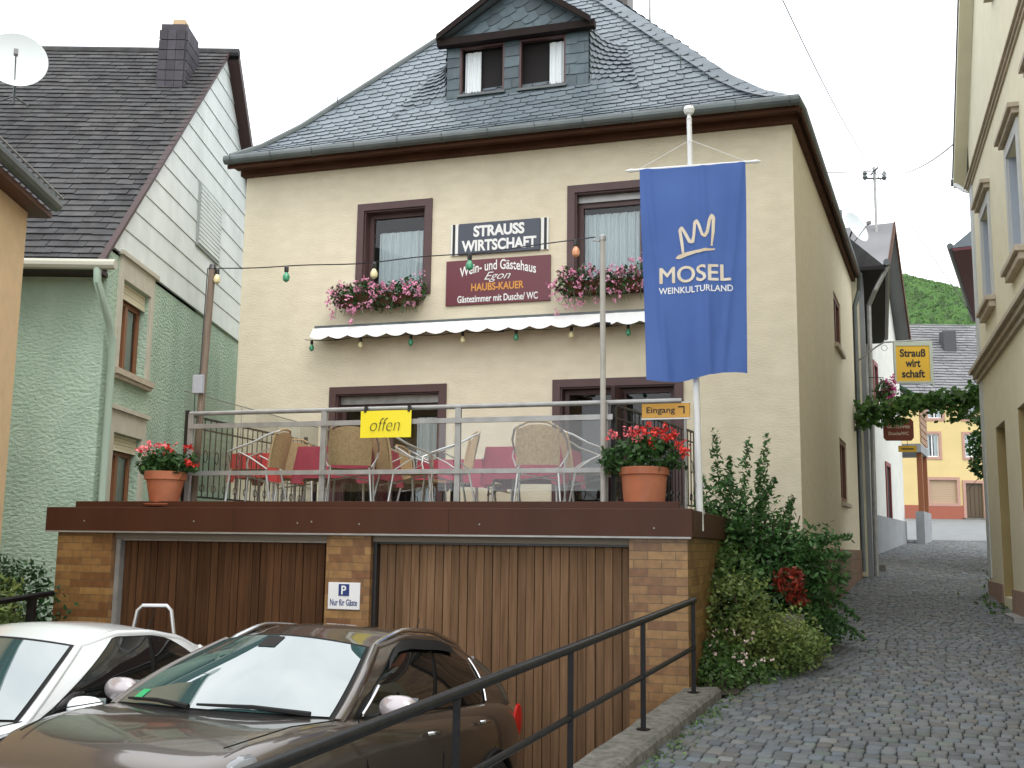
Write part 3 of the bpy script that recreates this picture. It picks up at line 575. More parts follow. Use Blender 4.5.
# light poles
pr=root('lantern_pole','slim grey pole by the geranium tub holding the bulb cable','pole',GL(-.85,.40,FZ),RZ)
part('shaft',mat('pole_paint',(.42,.40,.36),.5,(.33,.31,.28)),pr,lambda b:b.tube([(0,0,0),(-.01,0,2.58)],.027,10),smooth=True); part('cap',M_GALV,pr,lambda b:(b.lathe([(.034,0),(.034,.04),(.012,.06)],(-.01,0,2.56),10),b.tube([(-.01,0,2.55),(-.1,-.02,2.56)],.008,5)))
pl_=root('lantern_pole','slightly leaning wooden pole at the left terrace corner with the bulb cable','pole',GL(-5.33,.55,FZ),RZ)
part('shaft',mat('pole_wood',(.22,.17,.13),.85,(.16,.12,.09),nscale=9,nstretch=(4,4,.4)),pl_,lambda b:b.tube([(0,0,0),(.08,0,2.62)],.038,10),smooth=True)
part('switch_box',mat('switch_plastic',(.38,.40,.44),.5),pl_,lambda b:b.box(-.03,.09,-.09,-.04,1.22,1.42),bevel=.006); part('cable',M_BLACK,pl_,lambda b:b.tube([(-.01,-.045,.2),(-.02,-.045,1.2),(.03,-.05,1.45),(.05,-.045,2.6)],.006,5)); part('cap',M_BLACK,pl_,lambda b:b.lathe([(.045,0),(.03,.05),(.01,.06)],(.08,0,2.6),10))
# bulb strings
BC={'g':mat('green_bulb',(.04,.28,.14),.12,spec=.8),'w':mat('cream_bulb',(.7,.62,.35),.15,spec=.8),'r':mat('orange_bulb',(.7,.3,.15),.15,spec=.8)}
def bulb(b_parent,p,c,s=1):
    x,y,z=p
    k=part('socket',M_BLACK,b_parent,lambda b:b.lathe([(.014*s,-.0),(.019*s,-.015*s),(.019*s,-.05*s),(.012*s,-.055*s)],p,8))
    b=MB(); b.lathe([(.012*s,-.055*s),(.026*s,-.08*s),(.032*s,-.1*s),(.026*s,-.125*s),(.008*s,-.14*s)],p,10); b.build('bulb',BC[c],k,smooth=True)
A=Vector(GL(-.93,.40,4.69)); B=Vector(GL(-5.25,.55,4.70))
lc=root('light_string','thin cable with coloured bulbs strung between the two terrace poles','string lights',(0,0,0))
def cat(t): p=B.lerp(A,t); p.z-=.07*4*t*(1-t)*(1+.15*math.sin(t*19)); return p
part('cable',M_BLACK,lc,lambda b:b.tube([cat(i/40) for i in range(41)],.0065,5))
for t,c in ((.015,'w'),(.215,'g'),(.455,'w'),(.70,'g'),(.955,'r')): bulb(lc,cat(t),c,1.25)
def HL(x,y,z=0):
    c,s=math.cos(RZ),math.sin(RZ); return (3.76+x*c-y*s,14.0+x*s+y*c,z)
lc=root('light_string','row of small coloured bulbs hanging on a cable just under the white awning','string lights',(0,0,0))
def cat2(t): p=Vector(HL(-7.15,-.2,4.76)).lerp(Vector(HL(-1.3,-.2,4.77)),t); p.z-=.03*abs(math.sin(t*PI*7)); return p
part('cable',M_BLACK,lc,lambda b:b.tube([cat2(i/70) for i in range(71)],.006,5))
for i,c in enumerate('gwgwgwgw'): bulb(lc,cat2(.02+i*.137),c,1.2)
# awning
aw=root('awning','rolled up white awning with scalloped hem above the terrace doors','awning',HL(-7.0,0,-.03),RZ)
part('cassette',M_ZINC,aw,lambda b:(b.box(0,5.62,-.2,-.0,4.955,4.99),b.box(0,5.75,-.17,-.01,4.86,4.955)))
def val(b):
    n=260
    def f(u,v):
        x=u*5.75; y=-.24-.10*(1-v)+.004*math.sin(x*31); zt=4.945; zlow=4.80-.045*abs(math.sin(x*PI/.31)); return (x,y,zlow+(zt-zlow)*v)
    b.grid(f,n,3,.5); b.grid(lambda u,v:(u*5.75,-.24+.2*v,4.945+.02*v),40,1,.5)
part('valance',mat('white_canvas',(.76,.77,.76),.8),aw,val)
def arms(b):
    for x in (.3,2.9,5.4): b.box(x-.03,x+.03,-.16,-.02,4.80,4.88)
part('arm',M_DARK,aw,arms)
part('lamp_bracket',M_DARK,aw,lambda b:b.lathe([(.04,0),(.12,.02),(.12,.05),(.03,.07)],(4.45,-.3,4.74),12))
# ================================================================= SIGNS ON THE FACADE
M_SIGND=mat('sign_slate_blue',(.05,.06,.085),.4); M_SIGNR=mat('sign_maroon',(.125,.02,.03),.28); M_LETW=mat('white_lettering',(.78,.78,.76),.6); M_LETO=mat('orange_lettering',(.62,.27,.045),.5); M_LETK=mat('black_lettering',(.015,.015,.015),.6)
s1=root('inn_sign','dark sign reading STRAUSS WIRTSCHAFT between two striped bars above the maroon sign','sign',HL(-4.16,-.0,6.18),RZ)
part('panel',M_SIGND,s1,lambda b:b.box(-.62,.62,-.045,-.005,-.235,.235),bevel=.003)
for sx in (-1,1):
    part('side_bar',M_LETW,s1,lambda b:b.box(sx*.69-.055,sx*.69+.055,-.03,-.006,-.235,.235)); part('dark_stripe',M_LETK,s1,lambda b:b.box(sx*.7-.02,sx*.7+.02,-.034,-.031,-.235,.235))
text('lettering','STRAUSS',.2,M_LETW,s1,FACE(0,-.046,.105),.004,.008,.78,.17); text('lettering','WIRTSCHAFT',.2,M_LETW,s1,FACE(0,-.046,-.11),.004,.007,1.14,.17)
s2=root('guesthouse_sign','maroon board with arched white and orange lettering about guest rooms','sign',HL(-4.175,-.0,5.53),RZ)
part('panel',M_SIGNR,s2,lambda b:b.box(-.795,.795,-.03,-.004,-.335,.335),bevel=.003)
arc=lambda x,y:(x,y-.28*x*x,0)
text('lettering','Wein- und G\u00e4stehaus',.15,M_LETW,s2,FACE(0,-.033,.24),.0,.002,1.16,.15,warp=arc,cut=.05)
text('lettering','Egon',.15,M_LETW,s2,FACE(0,-.033,.06),.002,-.001,.40,.15,shear=.5); text('lettering','HAUBS-KAUER',.12,M_LETO,s2,FACE(0,-.033,-.08),.002,.003,.80,.115)
text('lettering','G\u00e4stezimmer mit Dusche/ WC',.1,M_LETW,s2,FACE(0,-.033,-.25),.002,.0015,1.22,.105)
s3=root('parking_sign','small white parking sign for guests on the brick pier between the garage doors','sign',GL(-3.255,-.0,1.255),RZ)
part('panel',M_WHITE,s3,lambda b:b.box(-.165,.165,-.014,-.003,-.125,.125),bevel=.003)
M_BLUES=mat('sign_blue',(.012,.03,.16),.4); part('blue_field',M_BLUES,s3,lambda b:b.box(-.055,.055,-.018,-.0145,.0,.11))
text('lettering','P',.1,M_LETW,s3,FACE(0,-.019,.055),.001,.002,.05,.08); text('lettering','Nur f\u00fcr G\u00e4ste',.08,M_BLUES,s3,FACE(0,-.016,-.06),.001,.001,.28,.06)
s4=root('open_sign','bright yellow handwritten card reading offen, clipped to the terrace handrail','sign',GL(-.85-2.215,.47-.05,FZ),RZ)
part('card',mat('yellow_card',(.82,.68,.02),.5),s4,lambda b:b.grid(lambda u,v:(-.275+.55*u,-.02-.012*math.sin(u*PI),.70+.27*v),6,2,.5))
part('clip',M_BLACK,s4,lambda b:b.box(-.235,-.21,-.03,.01,.955,1.02)); part('clip',M_BLACK,s4,lambda b:b.box(.235,.26,-.03,.01,.955,1.02))
text('lettering','offen',.16,M_LETK,s4,FACE(.0,-.040,.83),.001,-.0035,.32,.13,shear=.25)
s5=root('entrance_sign','small orange Eingang arrow sign on a post above the geranium tub','sign',GL(-.30,.62,FZ),RZ)
M_ORG=mat('amber_panel',(.62,.33,.05),.5)
part('panel',M_ORG,s5,lambda b:b.box(-.225,.225,-.02,.02,.86,.995),bevel=.003); part('rim',M_WHITE,s5,lambda b:(b.box(-.23,.23,-.022,.022,.845,.858),b.box(-.23,.23,-.022,.022,.997,1.007)))
part('post',M_GALV,s5,lambda b:b.tube([(.18,0,0),(.18,0,.845)],.014,8)); text('lettering','Eingang',.1,M_LETK,s5,FACE(-.045,-.022,.925),.001,.001,.27,.075)
part('arrow',M_LETK,s5,lambda b:(b.box(.12,.18,-.024,-.0215,.955,.967),b.box(.168,.18,-.024,-.0215,.895,.955)))
# ================================================================= FLAG
fp=root('flagpole','white flagpole with round finial rising from the right terrace edge','flagpole',(1.745,10.0,1.95))
part('shaft',M_WHITE,fp,lambda b:b.tube([(0,0,-.05),(-.03,0,2.0),(-.058,0,3.93)],[.034,.03,.024],12),smooth=True); part('finial',M_WHITE,fp,lambda b:b.lathe([(.0,0),(.03,.005),(.02,.02),(.018,.05),(.042,.065),(.055,.1),(.042,.135),(.0,.15)],(-.058,0,3.91),16),smooth=True)
part('bracket',M_GALV,fp,lambda b:(b.box(-.04,.04,-.02,.06,.1,.14),b.box(-.04,.04,-.02,.06,.35,.39)))
FB=HL(0,0); fz0=3.31
bn=root('banner','long blue banner with a gold crown and wine region lettering hanging from the flagpole','flag',(1.70,9.93,fz0),RZ+R(3))
part('cross_bar',M_WHITE,bn,lambda b:(b.tube([(-.60,0,2.055),(.60,0,2.055)],.014,8),b.lathe([(.014,0),(.022,.03),(.008,.08)],(.56,0,2.055),8,ax=Matrix.Rotation(PI/2,3,'Y')),b.lathe([(.014,0),(.022,.03),(.008,.08)],(-.56,0,2.055),8,ax=Matrix.Rotation(-PI/2,3,'Y'))))
part('suspension_cord',M_WHITE,bn,lambda b:(b.tube([(-.5,0,2.07),(-.02,.03,2.33)],.003,4),b.tube([(.5,0,2.07),(-.02,.03,2.33)],.003,4)))
def fold(x,z):
    v=z/2.04; w_=1-v
    y=.030*math.sin(x*9+z*1.3)*w_+.018*math.sin(x*17-z*2.2+1)*(.3+.7*w_)+.035*noise.noise(Vector((x*1.6,z*1.1,3)))
    for (xc,sl) in ((-.42,.16),(.46,-.23),(.1,.03)): y+=.022*math.exp(-((x-xc-sl*(2-z)*.5)/.035)**2)
    return -.035-y
def cloth(u,v):
    x=(-.5+u)*(1.0-.075*(1-v)*math.sin(min(1,(1-v)*1.4)*PI/2)); z=v*2.04-.035*math.sin(u*PI*1.6+.4)*(1-v); return (x+(.018)*(1-v),fold(x,z),z)
M_FLAG=mat('blue_flag_cloth',(.085,.17,.48),.7,(.07,.145,.43),nscale=1.5)
def _tr(m,k):
    n=m.node_tree.nodes;l=m.node_tree.links;t=n.new('ShaderNodeBsdfTranslucent');l.new(n['Principled BSDF'].inputs['Base Color'].links[0].from_socket,t.inputs[0]);x=n.new('ShaderNodeMixShader');x.inputs[0].default_value=k
    l.new(n['Principled BSDF'].outputs[0],x.inputs[1]);l.new(t.outputs[0],x.inputs[2]);l.new(x.outputs[0],n['Material Output'].inputs[0])
_tr(M_FLAG,.35)
part('cloth',M_FLAG,bn,lambda b:b.grid(cloth,70,90,.5),smooth=True,ang=180)
M_GOLD=mat('flag_gold',(.62,.50,.34),.7,(.72,.66,.55),nscale=6)
def wfl(ox,oz): return lambda x,y:(x+ox,fold(x+ox,y+oz)-.008,y+oz)
I4=Matrix.Identity(4)
text('lettering','MOSEL',.17,M_GOLD,bn,I4,0,.0045,.66,.155,warp=wfl(0.015,.985),cut=.02)
text('lettering','WEINKULTURLAND',.08,M_LETW,bn,I4,0,.001,.69,.062,warp=wfl(0.02,.835),cut=.02)
def crown(b):
    def stroke(pts,ws):
        P=[];n=len(pts)
        for i in range(n-1):
            for k in range(8): t=k/8; P.append((pts[i][0]*(1-t)+pts[i+1][0]*t,pts[i][1]*(1-t)+pts[i+1][1]*t,(ws[i]*(1-t)+ws[i+1]*t)*.72))
        P.append((*pts[-1],ws[-1])); q=[]
        for i,(x,z,w_) in enumerate(P):
            a=P[max(0,i-1)];c=P[min(len(P)-1,i+1)];dx,dz=c[0]-a[0],c[1]-a[1];L=math.hypot(dx,dz);nx,nz=-dz/L*w_,dx/L*w_
            q+=[(x+nx,fold(x+nx,z+nz)-.009,z+nz),(x-nx,fold(x-nx,z-nz)-.009,z-nz)]
        b.add(q,[(2*i,2*i+1,2*i+3,2*i+2) for i in range(len(P)-1)])
    o=(-.215,1.125)
    f=lambda x,z:(x*.62+o[0],z*.62+o[1])
    stroke([f(.20,.10),f(.185,.25),f(.155,.46),f(.18,.50),f(.22,.44),f(.30,.28),f(.345,.275),f(.365,.38),f(.38,.57),f(.405,.60),f(.44,.54),f(.49,.38),f(.53,.345),f(.57,.41),f(.605,.60),f(.64,.67),f(.665,.62),f(.655,.40),f(.63,.19)],[.016,.02,.02,.02,.02,.022,.022,.018,.02,.022,.018,.018,.02,.02,.02,.022,.022,.02,.010])
    stroke([f(.09,.03),f(.14,.045),f(.25,.085),f(.4,.12),f(.55,.13),f(.68,.135)],[.008,.028,.026,.02,.02,.008])
part('crown_emblem',M_GOLD,bn,crown)
# ================================================================= FLOWER BOXES
def blossoms(mb,pts,n,spread,size):
    for p in pts:
        for _ in range(n):
            q=(p[0]+random.gauss(0,spread),p[1]+random.gauss(0,spread*.8),p[2]+random.gauss(0,spread)); 
            for k in range(3): mb.leaf((q[0]+random.gauss(0,size*.3),q[1]+random.gauss(0,size*.3),q[2]+random.gauss(0,size*.3)),size,1.0,.2)
def flower_box(x0,x1,label,seed):
    random.seed(seed); L=x1-x0
    r=root('flower_box',label,'flower box',HL(x0,0,5.12),RZ,'pink geranium boxes under the upper windows')
    part('trough',M_BROWN,r,lambda b:b.prism([(-.26,.1),(-.06,.1),(-.04,.27),(-.28,.27)],0.12,L-.1,'x'))
    b=MB(); foliage(b,[(L*(i+.5)/5,-.2,.26+.04*math.sin(i*2),L/7,.16,.2) for i in range(5)],1700,.052,.8); b.build('foliage',M_GERL,r)
    b=MB(); pts=[(random.uniform(-.05,L+.02),-.22-abs(random.gauss(0,.09)),.25+random.gauss(0,.125)) for _ in range(80)]; pts+=[(random.uniform(-.02,.4),-.3,-.05+random.uniform(-.1,.12)) for _ in range(6)]
    blossoms(b,pts,7,.026,.03); b.build('blossoms',M_PINK,r)
    b=MB(); 
    for _ in range(26): x=random.uniform(0,L); b.tube([(x,-.26,.2),(x+random.uniform(-.05,.05),-.36,.1),(x+random.uniform(-.08,.08),-.38,-.08)],.003,4)
    b.build('stems',M_GERL,r); return r
flower_box(-6.68,-5.28,'trough of trailing pink geraniums under the left upper window',31)
flower_box(-3.22,-1.85,'trough of trailing pink geraniums under the upper window beside the blue banner',32)
# ================================================================= TERRACOTTA POTS
def pot(name,label,loc,sc_,w_,fol,reds,pinks,seed,prof=None):
    random.seed(seed); r=root(name,label,'flower pot',loc,RZ,'potted geraniums on the garage roof edge'); k=sc_
    b=MB(); prof=prof or [(.0,.0),(.135,.0),(.15,.03),(.185,.2),(.195,.25),(.215,.255),(.22,.335),(.205,.34),(.195,.30),(.0,.30)]
    b.lathe([(p*k,z*k) for p,z in prof],(0,0,.02),28); b.build('pot',M_TERRA,r,smooth=True,ang=30)
    part('saucer',M_TERRA,r,lambda b:b.lathe([(0,0),(.19*k,0),(.21*k,.018),(.2*k,.022),(0,.022)],(0,0,.0),24),smooth=True)
    b=MB(); foliage(b,[(x,y,z,a,c,d) for x,y,z,a,c,d in fol],1100,.06,.85,.5); b.build('foliage',M_GERL,r)
    for nm,m,ps in (('red_blossoms',M_RED,reds),('pink_blossoms',M_SALM,pinks)):
        b=MB(); blossoms(b,ps,16,.026,.028); b.build(nm,m,r)
    b=MB()
    for p in reds+pinks: b.tube([(p[0]*.6,p[1]*.6,p[2]-.16),p],.004,4)
    b.build('stems',M_GERL,r)
pot('flower_pot','round terracotta pot of pink and red geraniums on the left end of the garage roof',GL(-5.44,-.0+.2,2.10),.98,.2,[(-.12,0,.42,.2,.17,.12),(.1,0,.43,.22,.17,.13),(.0,-.05,.5,.15,.12,.09)],[(.29,-.05,.60),(.33,-.08,.42),(.1,-.1,.58)],[(-.27,-.05,.57),(-.16,-.1,.60),(-.1,0,.62),(.0,-.05,.58)],41)
pot('flower_tub','large angular terracotta tub of bright red geraniums beside the flagpole','' or GL(-.45,.30,2.10),1.12,.2,[(-.2,0,.43,.22,.2,.15),(.12,0,.45,.24,.2,.16),(.0,-.06,.54,.22,.15,.1)],[(-.05,-.1,.68),(.05,-.12,.70),(.14,-.1,.68),(.22,-.08,.62),(.27,-.05,.64),(.33,-.05,.55),(.18,.05,.7),(.1,-.15,.6),(.38,-.08,.5)],[(-.28,-.05,.66),(-.1,-.12,.68),(-.04,-.1,.63)],42,[(.0,.0),(.15,.0),(.165,.02),(.185,.24),(.2,.245),(.205,.30),(.19,.305),(.18,.27),(0,.27)])
random.seed(99)
# ================================================================= TERRACE FURNITURE
def chair(label,loc,rz):
    r=root('bistro_chair',label,'chair',loc,rz,'wicker and aluminium bistro chairs on the terrace')
    part('seat',M_WICK,r,lambda b:b.grid(lambda u,v:(-.22+.44*u,-.21+.42*v,.44-.015*math.sin(u*PI)),6,6,.5).grid(lambda u,v:(-.22+.44*u,-.21+.42*v,.425-.015*math.sin((u)*PI)),6,6,.5).box(-.225,.225,-.225,-.205,.42,.45))
    def bk(b):
        for o in (0,.012): b.grid(lambda u,v:((-.20+.40*u)*(1+.08*v),.23-.05*math.sin(u*PI)*0+ .035*(1-abs(2*u-1)**2)+v*.07+o,.46+.40*v*(1-.16*abs(2*u-1)**2.5)),10,6,.5)
    part('backrest',M_WICK,r,bk)
    part('back_rim',M_WICK,r,lambda b:b.tube([(-.205,.23,.46),(-.215,.26,.66),(-.20,.295,.84),(-.1,.335,.885),(0,.345,.89),(.1,.335,.885),(.20,.295,.84),(.215,.26,.66),(.205,.23,.46)],.014,6),smooth=True)
    for s in (-1,1):
        part('armrest',M_ALU,r,lambda b:b.tube([(s*.16,.33,.86),(s*.24,.24,.82),(s*.28,.08,.73),(s*.285,-.12,.66),(s*.275,-.22,.62),(s*.25,-.235,.54),(s*.23,-.21,.43)],.012,6),smooth=True)
        part('armrest_brace',M_ALU,r,lambda b:b.tube([(s*.22,.22,.44),(s*.28,.05,.56),(s*.285,-.1,.63)],.008,5),smooth=True)
        part('leg',M_ALU,r,lambda b:b.tube([(s*.23,-.2,.43),(s*.25,-.24,0)],.012,6)); part('leg',M_ALU,r,lambda b:b.tube([(s*.2,.2,.44),(s*.24,.29,0)],.012,6))
    part('stretcher',M_ALU,r,lambda b:(b.tube([(-.22,-.2,.40),(.22,.2,.30)],.008,5),b.tube([(.22,-.2,.40),(-.22,.2,.30)],.008,5)))
    return r
def PXD(px,d): return ((px-512)/1080*d,d,FZ)
tables=[(350,12.5,'crimson cloth on the terrace table behind the yellow card'),(535,12.2,'crimson cloth on the terrace table in front of the right door'),(462,14.2,'low hanging crimson cloth on the rear terrace table between both doors'),(268,13.5,'small bright red cloth on the terrace table at the left rail')]
for i,(px,d,lab) in enumerate(tables):
    p=PXD(px,d); W=.42 if i!=3 else .3
    t=root('bistro_table',['metal bistro table under the cloth behind the yellow card','metal bistro table under the cloth before the right door','metal bistro table under the cloth at the back of the terrace','metal bistro table under the small red cloth by the left rail'][i],'table',p,RZ,'cloth covered tables on the terrace')
    part('tabletop',M_ALU,t,lambda b:b.box(-W,W,-W,W,.70,.72))
    for sx in (-1,1):
        for sy in (-1,1): part('leg',M_ALU,t,lambda b:b.tube([(sx*W*.8,sy*W*.8,.70),(sx*W*.9,sy*W*.9,0)],.015,6))
    random.seed(i); 
    def tc_(b):
        n=14; H=.36 if i<2 else .3
        ring_=[]
        for k in range(8*n):
            q=k/(8*n)*4; s_=int(q); f=q-s_; a=W+.012
            x,y=[(-a+2*a*f,-a),(a,-a+2*a*f),(a-2*a*f,a),(-a,a-2*a*f)][s_]; ring_.append((x,y))
        m_=len(ring_); vs=[(x,y,.73) for x,y in ring_]
        for lv in (1,2,3,4):
            for j,(x,y) in enumerate(ring_): L=math.hypot(x,y); k=1+.03*lv+.035*lv/4*math.sin(j*2*PI/11)+.02*lv/4*math.sin(j*2*PI/5.3); vs.append((x*k,y*k,.73-H*lv/4-(.06*lv/4 if L>W*1.25 else 0)))
        fs=[(a*m_+j,a*m_+(j+1)%m_,(a+1)*m_+(j+1)%m_,(a+1)*m_+j) for a in range(4) for j in range(m_)]+[tuple(range(m_))]
        b.add(vs,fs,.5)
    b=MB(); tc_(b); c=b.build('tablecloth',M_CLOTH if i<3 else mat('bright_red_cloth',(.5,.02,.03),.8),None,smooth=True); c.location=p; c.rotation_euler=(0,0,RZ); tag(c,lab,'tablecloth','red tablecloths on the terrace')
CH=[(352,11.5,PI+.1,'wicker chair standing with its back to the camera directly under the yellow card'),(541,11.1,PI-.12,'wicker chair with its back to the camera in front of the right crimson cloth'),
(258,12.0,-PI/2-.2,'wicker chair at the left end of the terrace turned towards the first table'),(300,13.4,PI,'wicker chair further back beside the left crimson cloth'),
(405,12.0,PI/2+.5,'wicker chair turned sideways just right of the yellow card'),(448,11.8,-PI/2+.25,'wicker chair in side view with long arms near the middle railing post'),
(592,11.6,PI/2+.1,'wicker chair in side view at the right end behind the lantern pole'),(425,13.6,PI/2-.3,'wicker chair half hidden further back in the middle of the terrace'),(500,13.9,-.3,'wicker chair behind the right table against the facade wall')]
c0=None
for px,d,a,lab in CH:
    if c0 is None: c0=chair(lab,PXD(px,d),a)
    else: dup(c0,PXD(px,d),a,lab)
# ================================================================= KERB AND STREET RAILING
b=MB(); n=40
for i in range(n):
    ya=2.6+(9.45-2.6)*i/n; yb=2.6+(9.45-2.6)*(i+1)/n
    def row(y):
        x=kerb_x(y); z=zr(y)+.085+.012*noise.noise(Vector((y*3,0,0))); w1=.165+.015*noise.noise(Vector((y*4,5,0)))
        return [(x-.15,y,-1.2),(x-.15,y,z-.02),(x-.13,y,z),(x+w1-.03,y,z+.004),(x+w1,y,z-.025),(x+w1+.01,y,zr(y)-.05)]
    A_,B_=row(ya),row(yb)
    for k in range(5): b.add([A_[k],A_[k+1],B_[k+1],B_[k]],[(0,1,2,3)],.5)
    if i==n-1: b.add(B_,[tuple(range(6))],.5)
struct('kerb_wall',b,M_CONC)
PY=[9.2-1.4*i for i in range(6)]
rl=root('street_railing','black two bar pipe railing along the concrete kerb above the parked cars','railing',(kerb_x(9.2),9.2,zr(9.2)))
o0=Vector((kerb_x(9.2),9.2,zr(9.2)))
def kp(y,h): return Vector((kerb_x(y),y,zr(y)+.085+h))-o0
for y in PY: part('post',M_RAILB,rl,lambda b:b.tube([kp(y,-.02),kp(y,.73)],.024,4)); part('base_plate',M_RAILB,rl,lambda b:b.lathe([(.05,0),(.05,.006),(.026,.01)],kp(y,-.0),12))
part('handrail',M_RAILB,rl,lambda b:b.tube([kp(9.24,.745),kp(2.2,.745)],.027,12),smooth=True); part('mid_rail',M_RAILB,rl,lambda b:b.tube([kp(9.2,.36),kp(2.2,.36)],.019,10),smooth=True)
# ================================================================= GREEN HOUSE AND NEIGHBOURS
gx,gy=-5.35,13.9
gh=root('green_house','pale green rendered house with white clad gable and dark shingle roof','house',(gx,gy,0))
GW=[(.50,1.62,4.05,5.28,),(.50,1.62,2.0,3.18)]
b=MB(); b.M=Matrix.Rotation(PI/2,4,'Z')    # local x' = +y, facing +x
wall_holes(b,0,10.9,-.9,5.62,GW,0,.18)
b.M=Matrix.Identity(4); b.add([(-9,0,-.9),(0,0,-.9),(0,0,5.55),(-9,0,5.55)],[(0,1,2,3)],.5); b.add([(-9,10.9,-.9),(0,10.9,-.9),(0,10.9,5.55),(-9,10.9,5.55)],[(0,1,2,3)],.5); b.add([(-9,0,-.9),(-9,10.9,-.9),(-9,10.9,5.55),(-9,0,5.55)],[(0,1,2,3)],.5)
b.build('wall',M_GREEN,gh)
M_CLAD=mat('white_cladding',(.70,.74,.72),.6,(.64,.68,.66),nscale=3,dirt=.4,dscale=1.3,dcol=(.30,.33,.31))
PK=(4.9,10.62)
def gz(y): return 5.62+(PK[1]-5.62)*(y/PK[0]) if y<PK[0] else 5.62+(PK[1]-5.62)*((9.95-y)/(9.95-PK[0]))
b=MB(); z=5.60; k=0
while z<PK[1]-.05:
    z1=min(z+.36,PK[1]); ya=max(0,(z-5.62)/(PK[1]-5.62)*PK[0]); yb=9.95-max(0,(z-5.62))/(PK[1]-5.62)*(9.95-PK[0]); yc=(z1-5.62)/(PK[1]-5.62)*PK[0]; yd=9.95-(z1-5.62)/(PK[1]-5.62)*(9.95-PK[0])
    b.add([(.035,ya,z),(.035,yb,z),(.022,yd,z1-.006),(.022,yc,z1-.006)],[(0,1,2,3)],.5); b.add([(.035,ya,z),(.035,yb,z),(.0,yb,z-.004),(.0,ya,z-.004)],[(0,1,2,3)],0); b.add([(.01,yc,z1-.012),(.01,yd,z1-.012),(.01,yd,z1+.01),(.01,yc,z1+.01)],[(0,1,2,3)],0); z=z1
b.build('gable_cladding',M_CLAD,gh)
part('gable_backing',M_DARK,gh,lambda b:b.prism([(0,5.55),(9.95,5.55),(PK[0],PK[1]-.02)],-.1,.0,'x'))
# roof planes with shingles: local eave along x, rising with y
SLP=(PK[1]-5.62)/PK[0]; LN=math.hypot(1,SLP)
def ghr(s,t,n): return (s, t/LN - SLP/LN*n, 5.62+t*SLP/LN + n/LN+.05)
tmax=PK[0]*LN
gr=part('roof',M_SHING,gh,lambda b:(b.add([ghr(-9,-.45,-.01),ghr(.06,-.45,-.01),ghr(.06,tmax,-.01),ghr(-9,tmax,-.01)],[(0,1,2,3)],.2),b.add([(-9,PK[0],PK[1]+.05),(.22,PK[0],PK[1]+.05),(.22,10.4,5.3),(-9,10.4,5.3)],[(0,1,2,3)],.2)))
shingles([(-5.4,-.45),(.075,-.45),(.075,tmax),(-5.4,tmax)],.25,.165,ghr,'rect',thick=.010,seed=8,jit=.08).build('shingles',M_SHING,gr)
part('ridge_cap',M_SHING,gr,lambda b:b.tube([(-9,PK[0],PK[1]+.04),(.24,PK[0],PK[1]+.04)],.075,8))
def verge(b):
    for (p,q,w_) in (((.082,-.5,5.2),(.082,PK[0],PK[1]+.06),.07),((.24,10.45,5.3),(.24,PK[0],PK[1]+.10),.2)):
        b.add([(p[0],p[1],p[2]),(q[0],q[1],q[2]),(q[0],q[1],q[2]-w_),(p[0],p[1],p[2]-w_),(0.0,p[1],p[2]),(.0,q[1],q[2]),(.0,q[1],q[2]-w_),(.0,p[1],p[2]-w_)],[(0,1,2,3),(3,2,6,7),(0,4,5,1)],.5)
part('verge_board',mat('dark_verge',(.045,.02,.018),.6),gh,verge)
part('fascia_board',mat('dark_fascia',(.03,.014,.012),.7),gh,lambda b:b.box(-9,.0,-.42,-.0,5.17,5.22).box(-9,-.02,-.03,-.004,5.2,5.58))
part('gutter',mat('cream_gutter',(.45,.44,.36),.5),gh,lambda b:b.tube([(-9,-.5,5.22),(.28,-.5,5.22)],.07,10),smooth=True)
part('downpipe',mat('mint_pipe',(.36,.46,.38),.5),gh,lambda b:b.tube([(.05,-.5,5.2),(.06,-.5,5.0),(.09,-.10,4.55),(.10,.06,4.3),(.10,.06,2.1),(.10,.03,1.9)],.05,10),smooth=True)
ch=part('chimney',mat('slate_clad_chimney',(.05,.045,.055),.7,(.035,.03,.04),rnd=.3),gh,lambda b:b.box(-.80,-.36,3.7,4.4,9.0,10.6))
for q in range(7):
    part('cladding_row',MATS['slate_clad_chimney'],ch,lambda b:[b.box(-.82+i*.15,-.82+(i+1)*.15-.006,3.675,3.70,9.2+q*.185,9.37+q*.185) for i in range(3)]+[b.box(-.36,-.335,3.7+i*.175,3.7+(i+1)*.175-.006,9.2+q*.185,9.37+q*.185) for i in range(4)])
part('chimney_pot',mat('buff_pot',(.5,.36,.22),.8),gh,lambda b:b.box(-.68,-.46,3.9,4.15,10.6,10.8),bevel=.02)
M_SURR=mat('beige_surround',(.52,.49,.40),.8,(.46,.43,.35),nscale=6)
M_OAK=mat('oak_sash',(.22,.085,.035),.5)
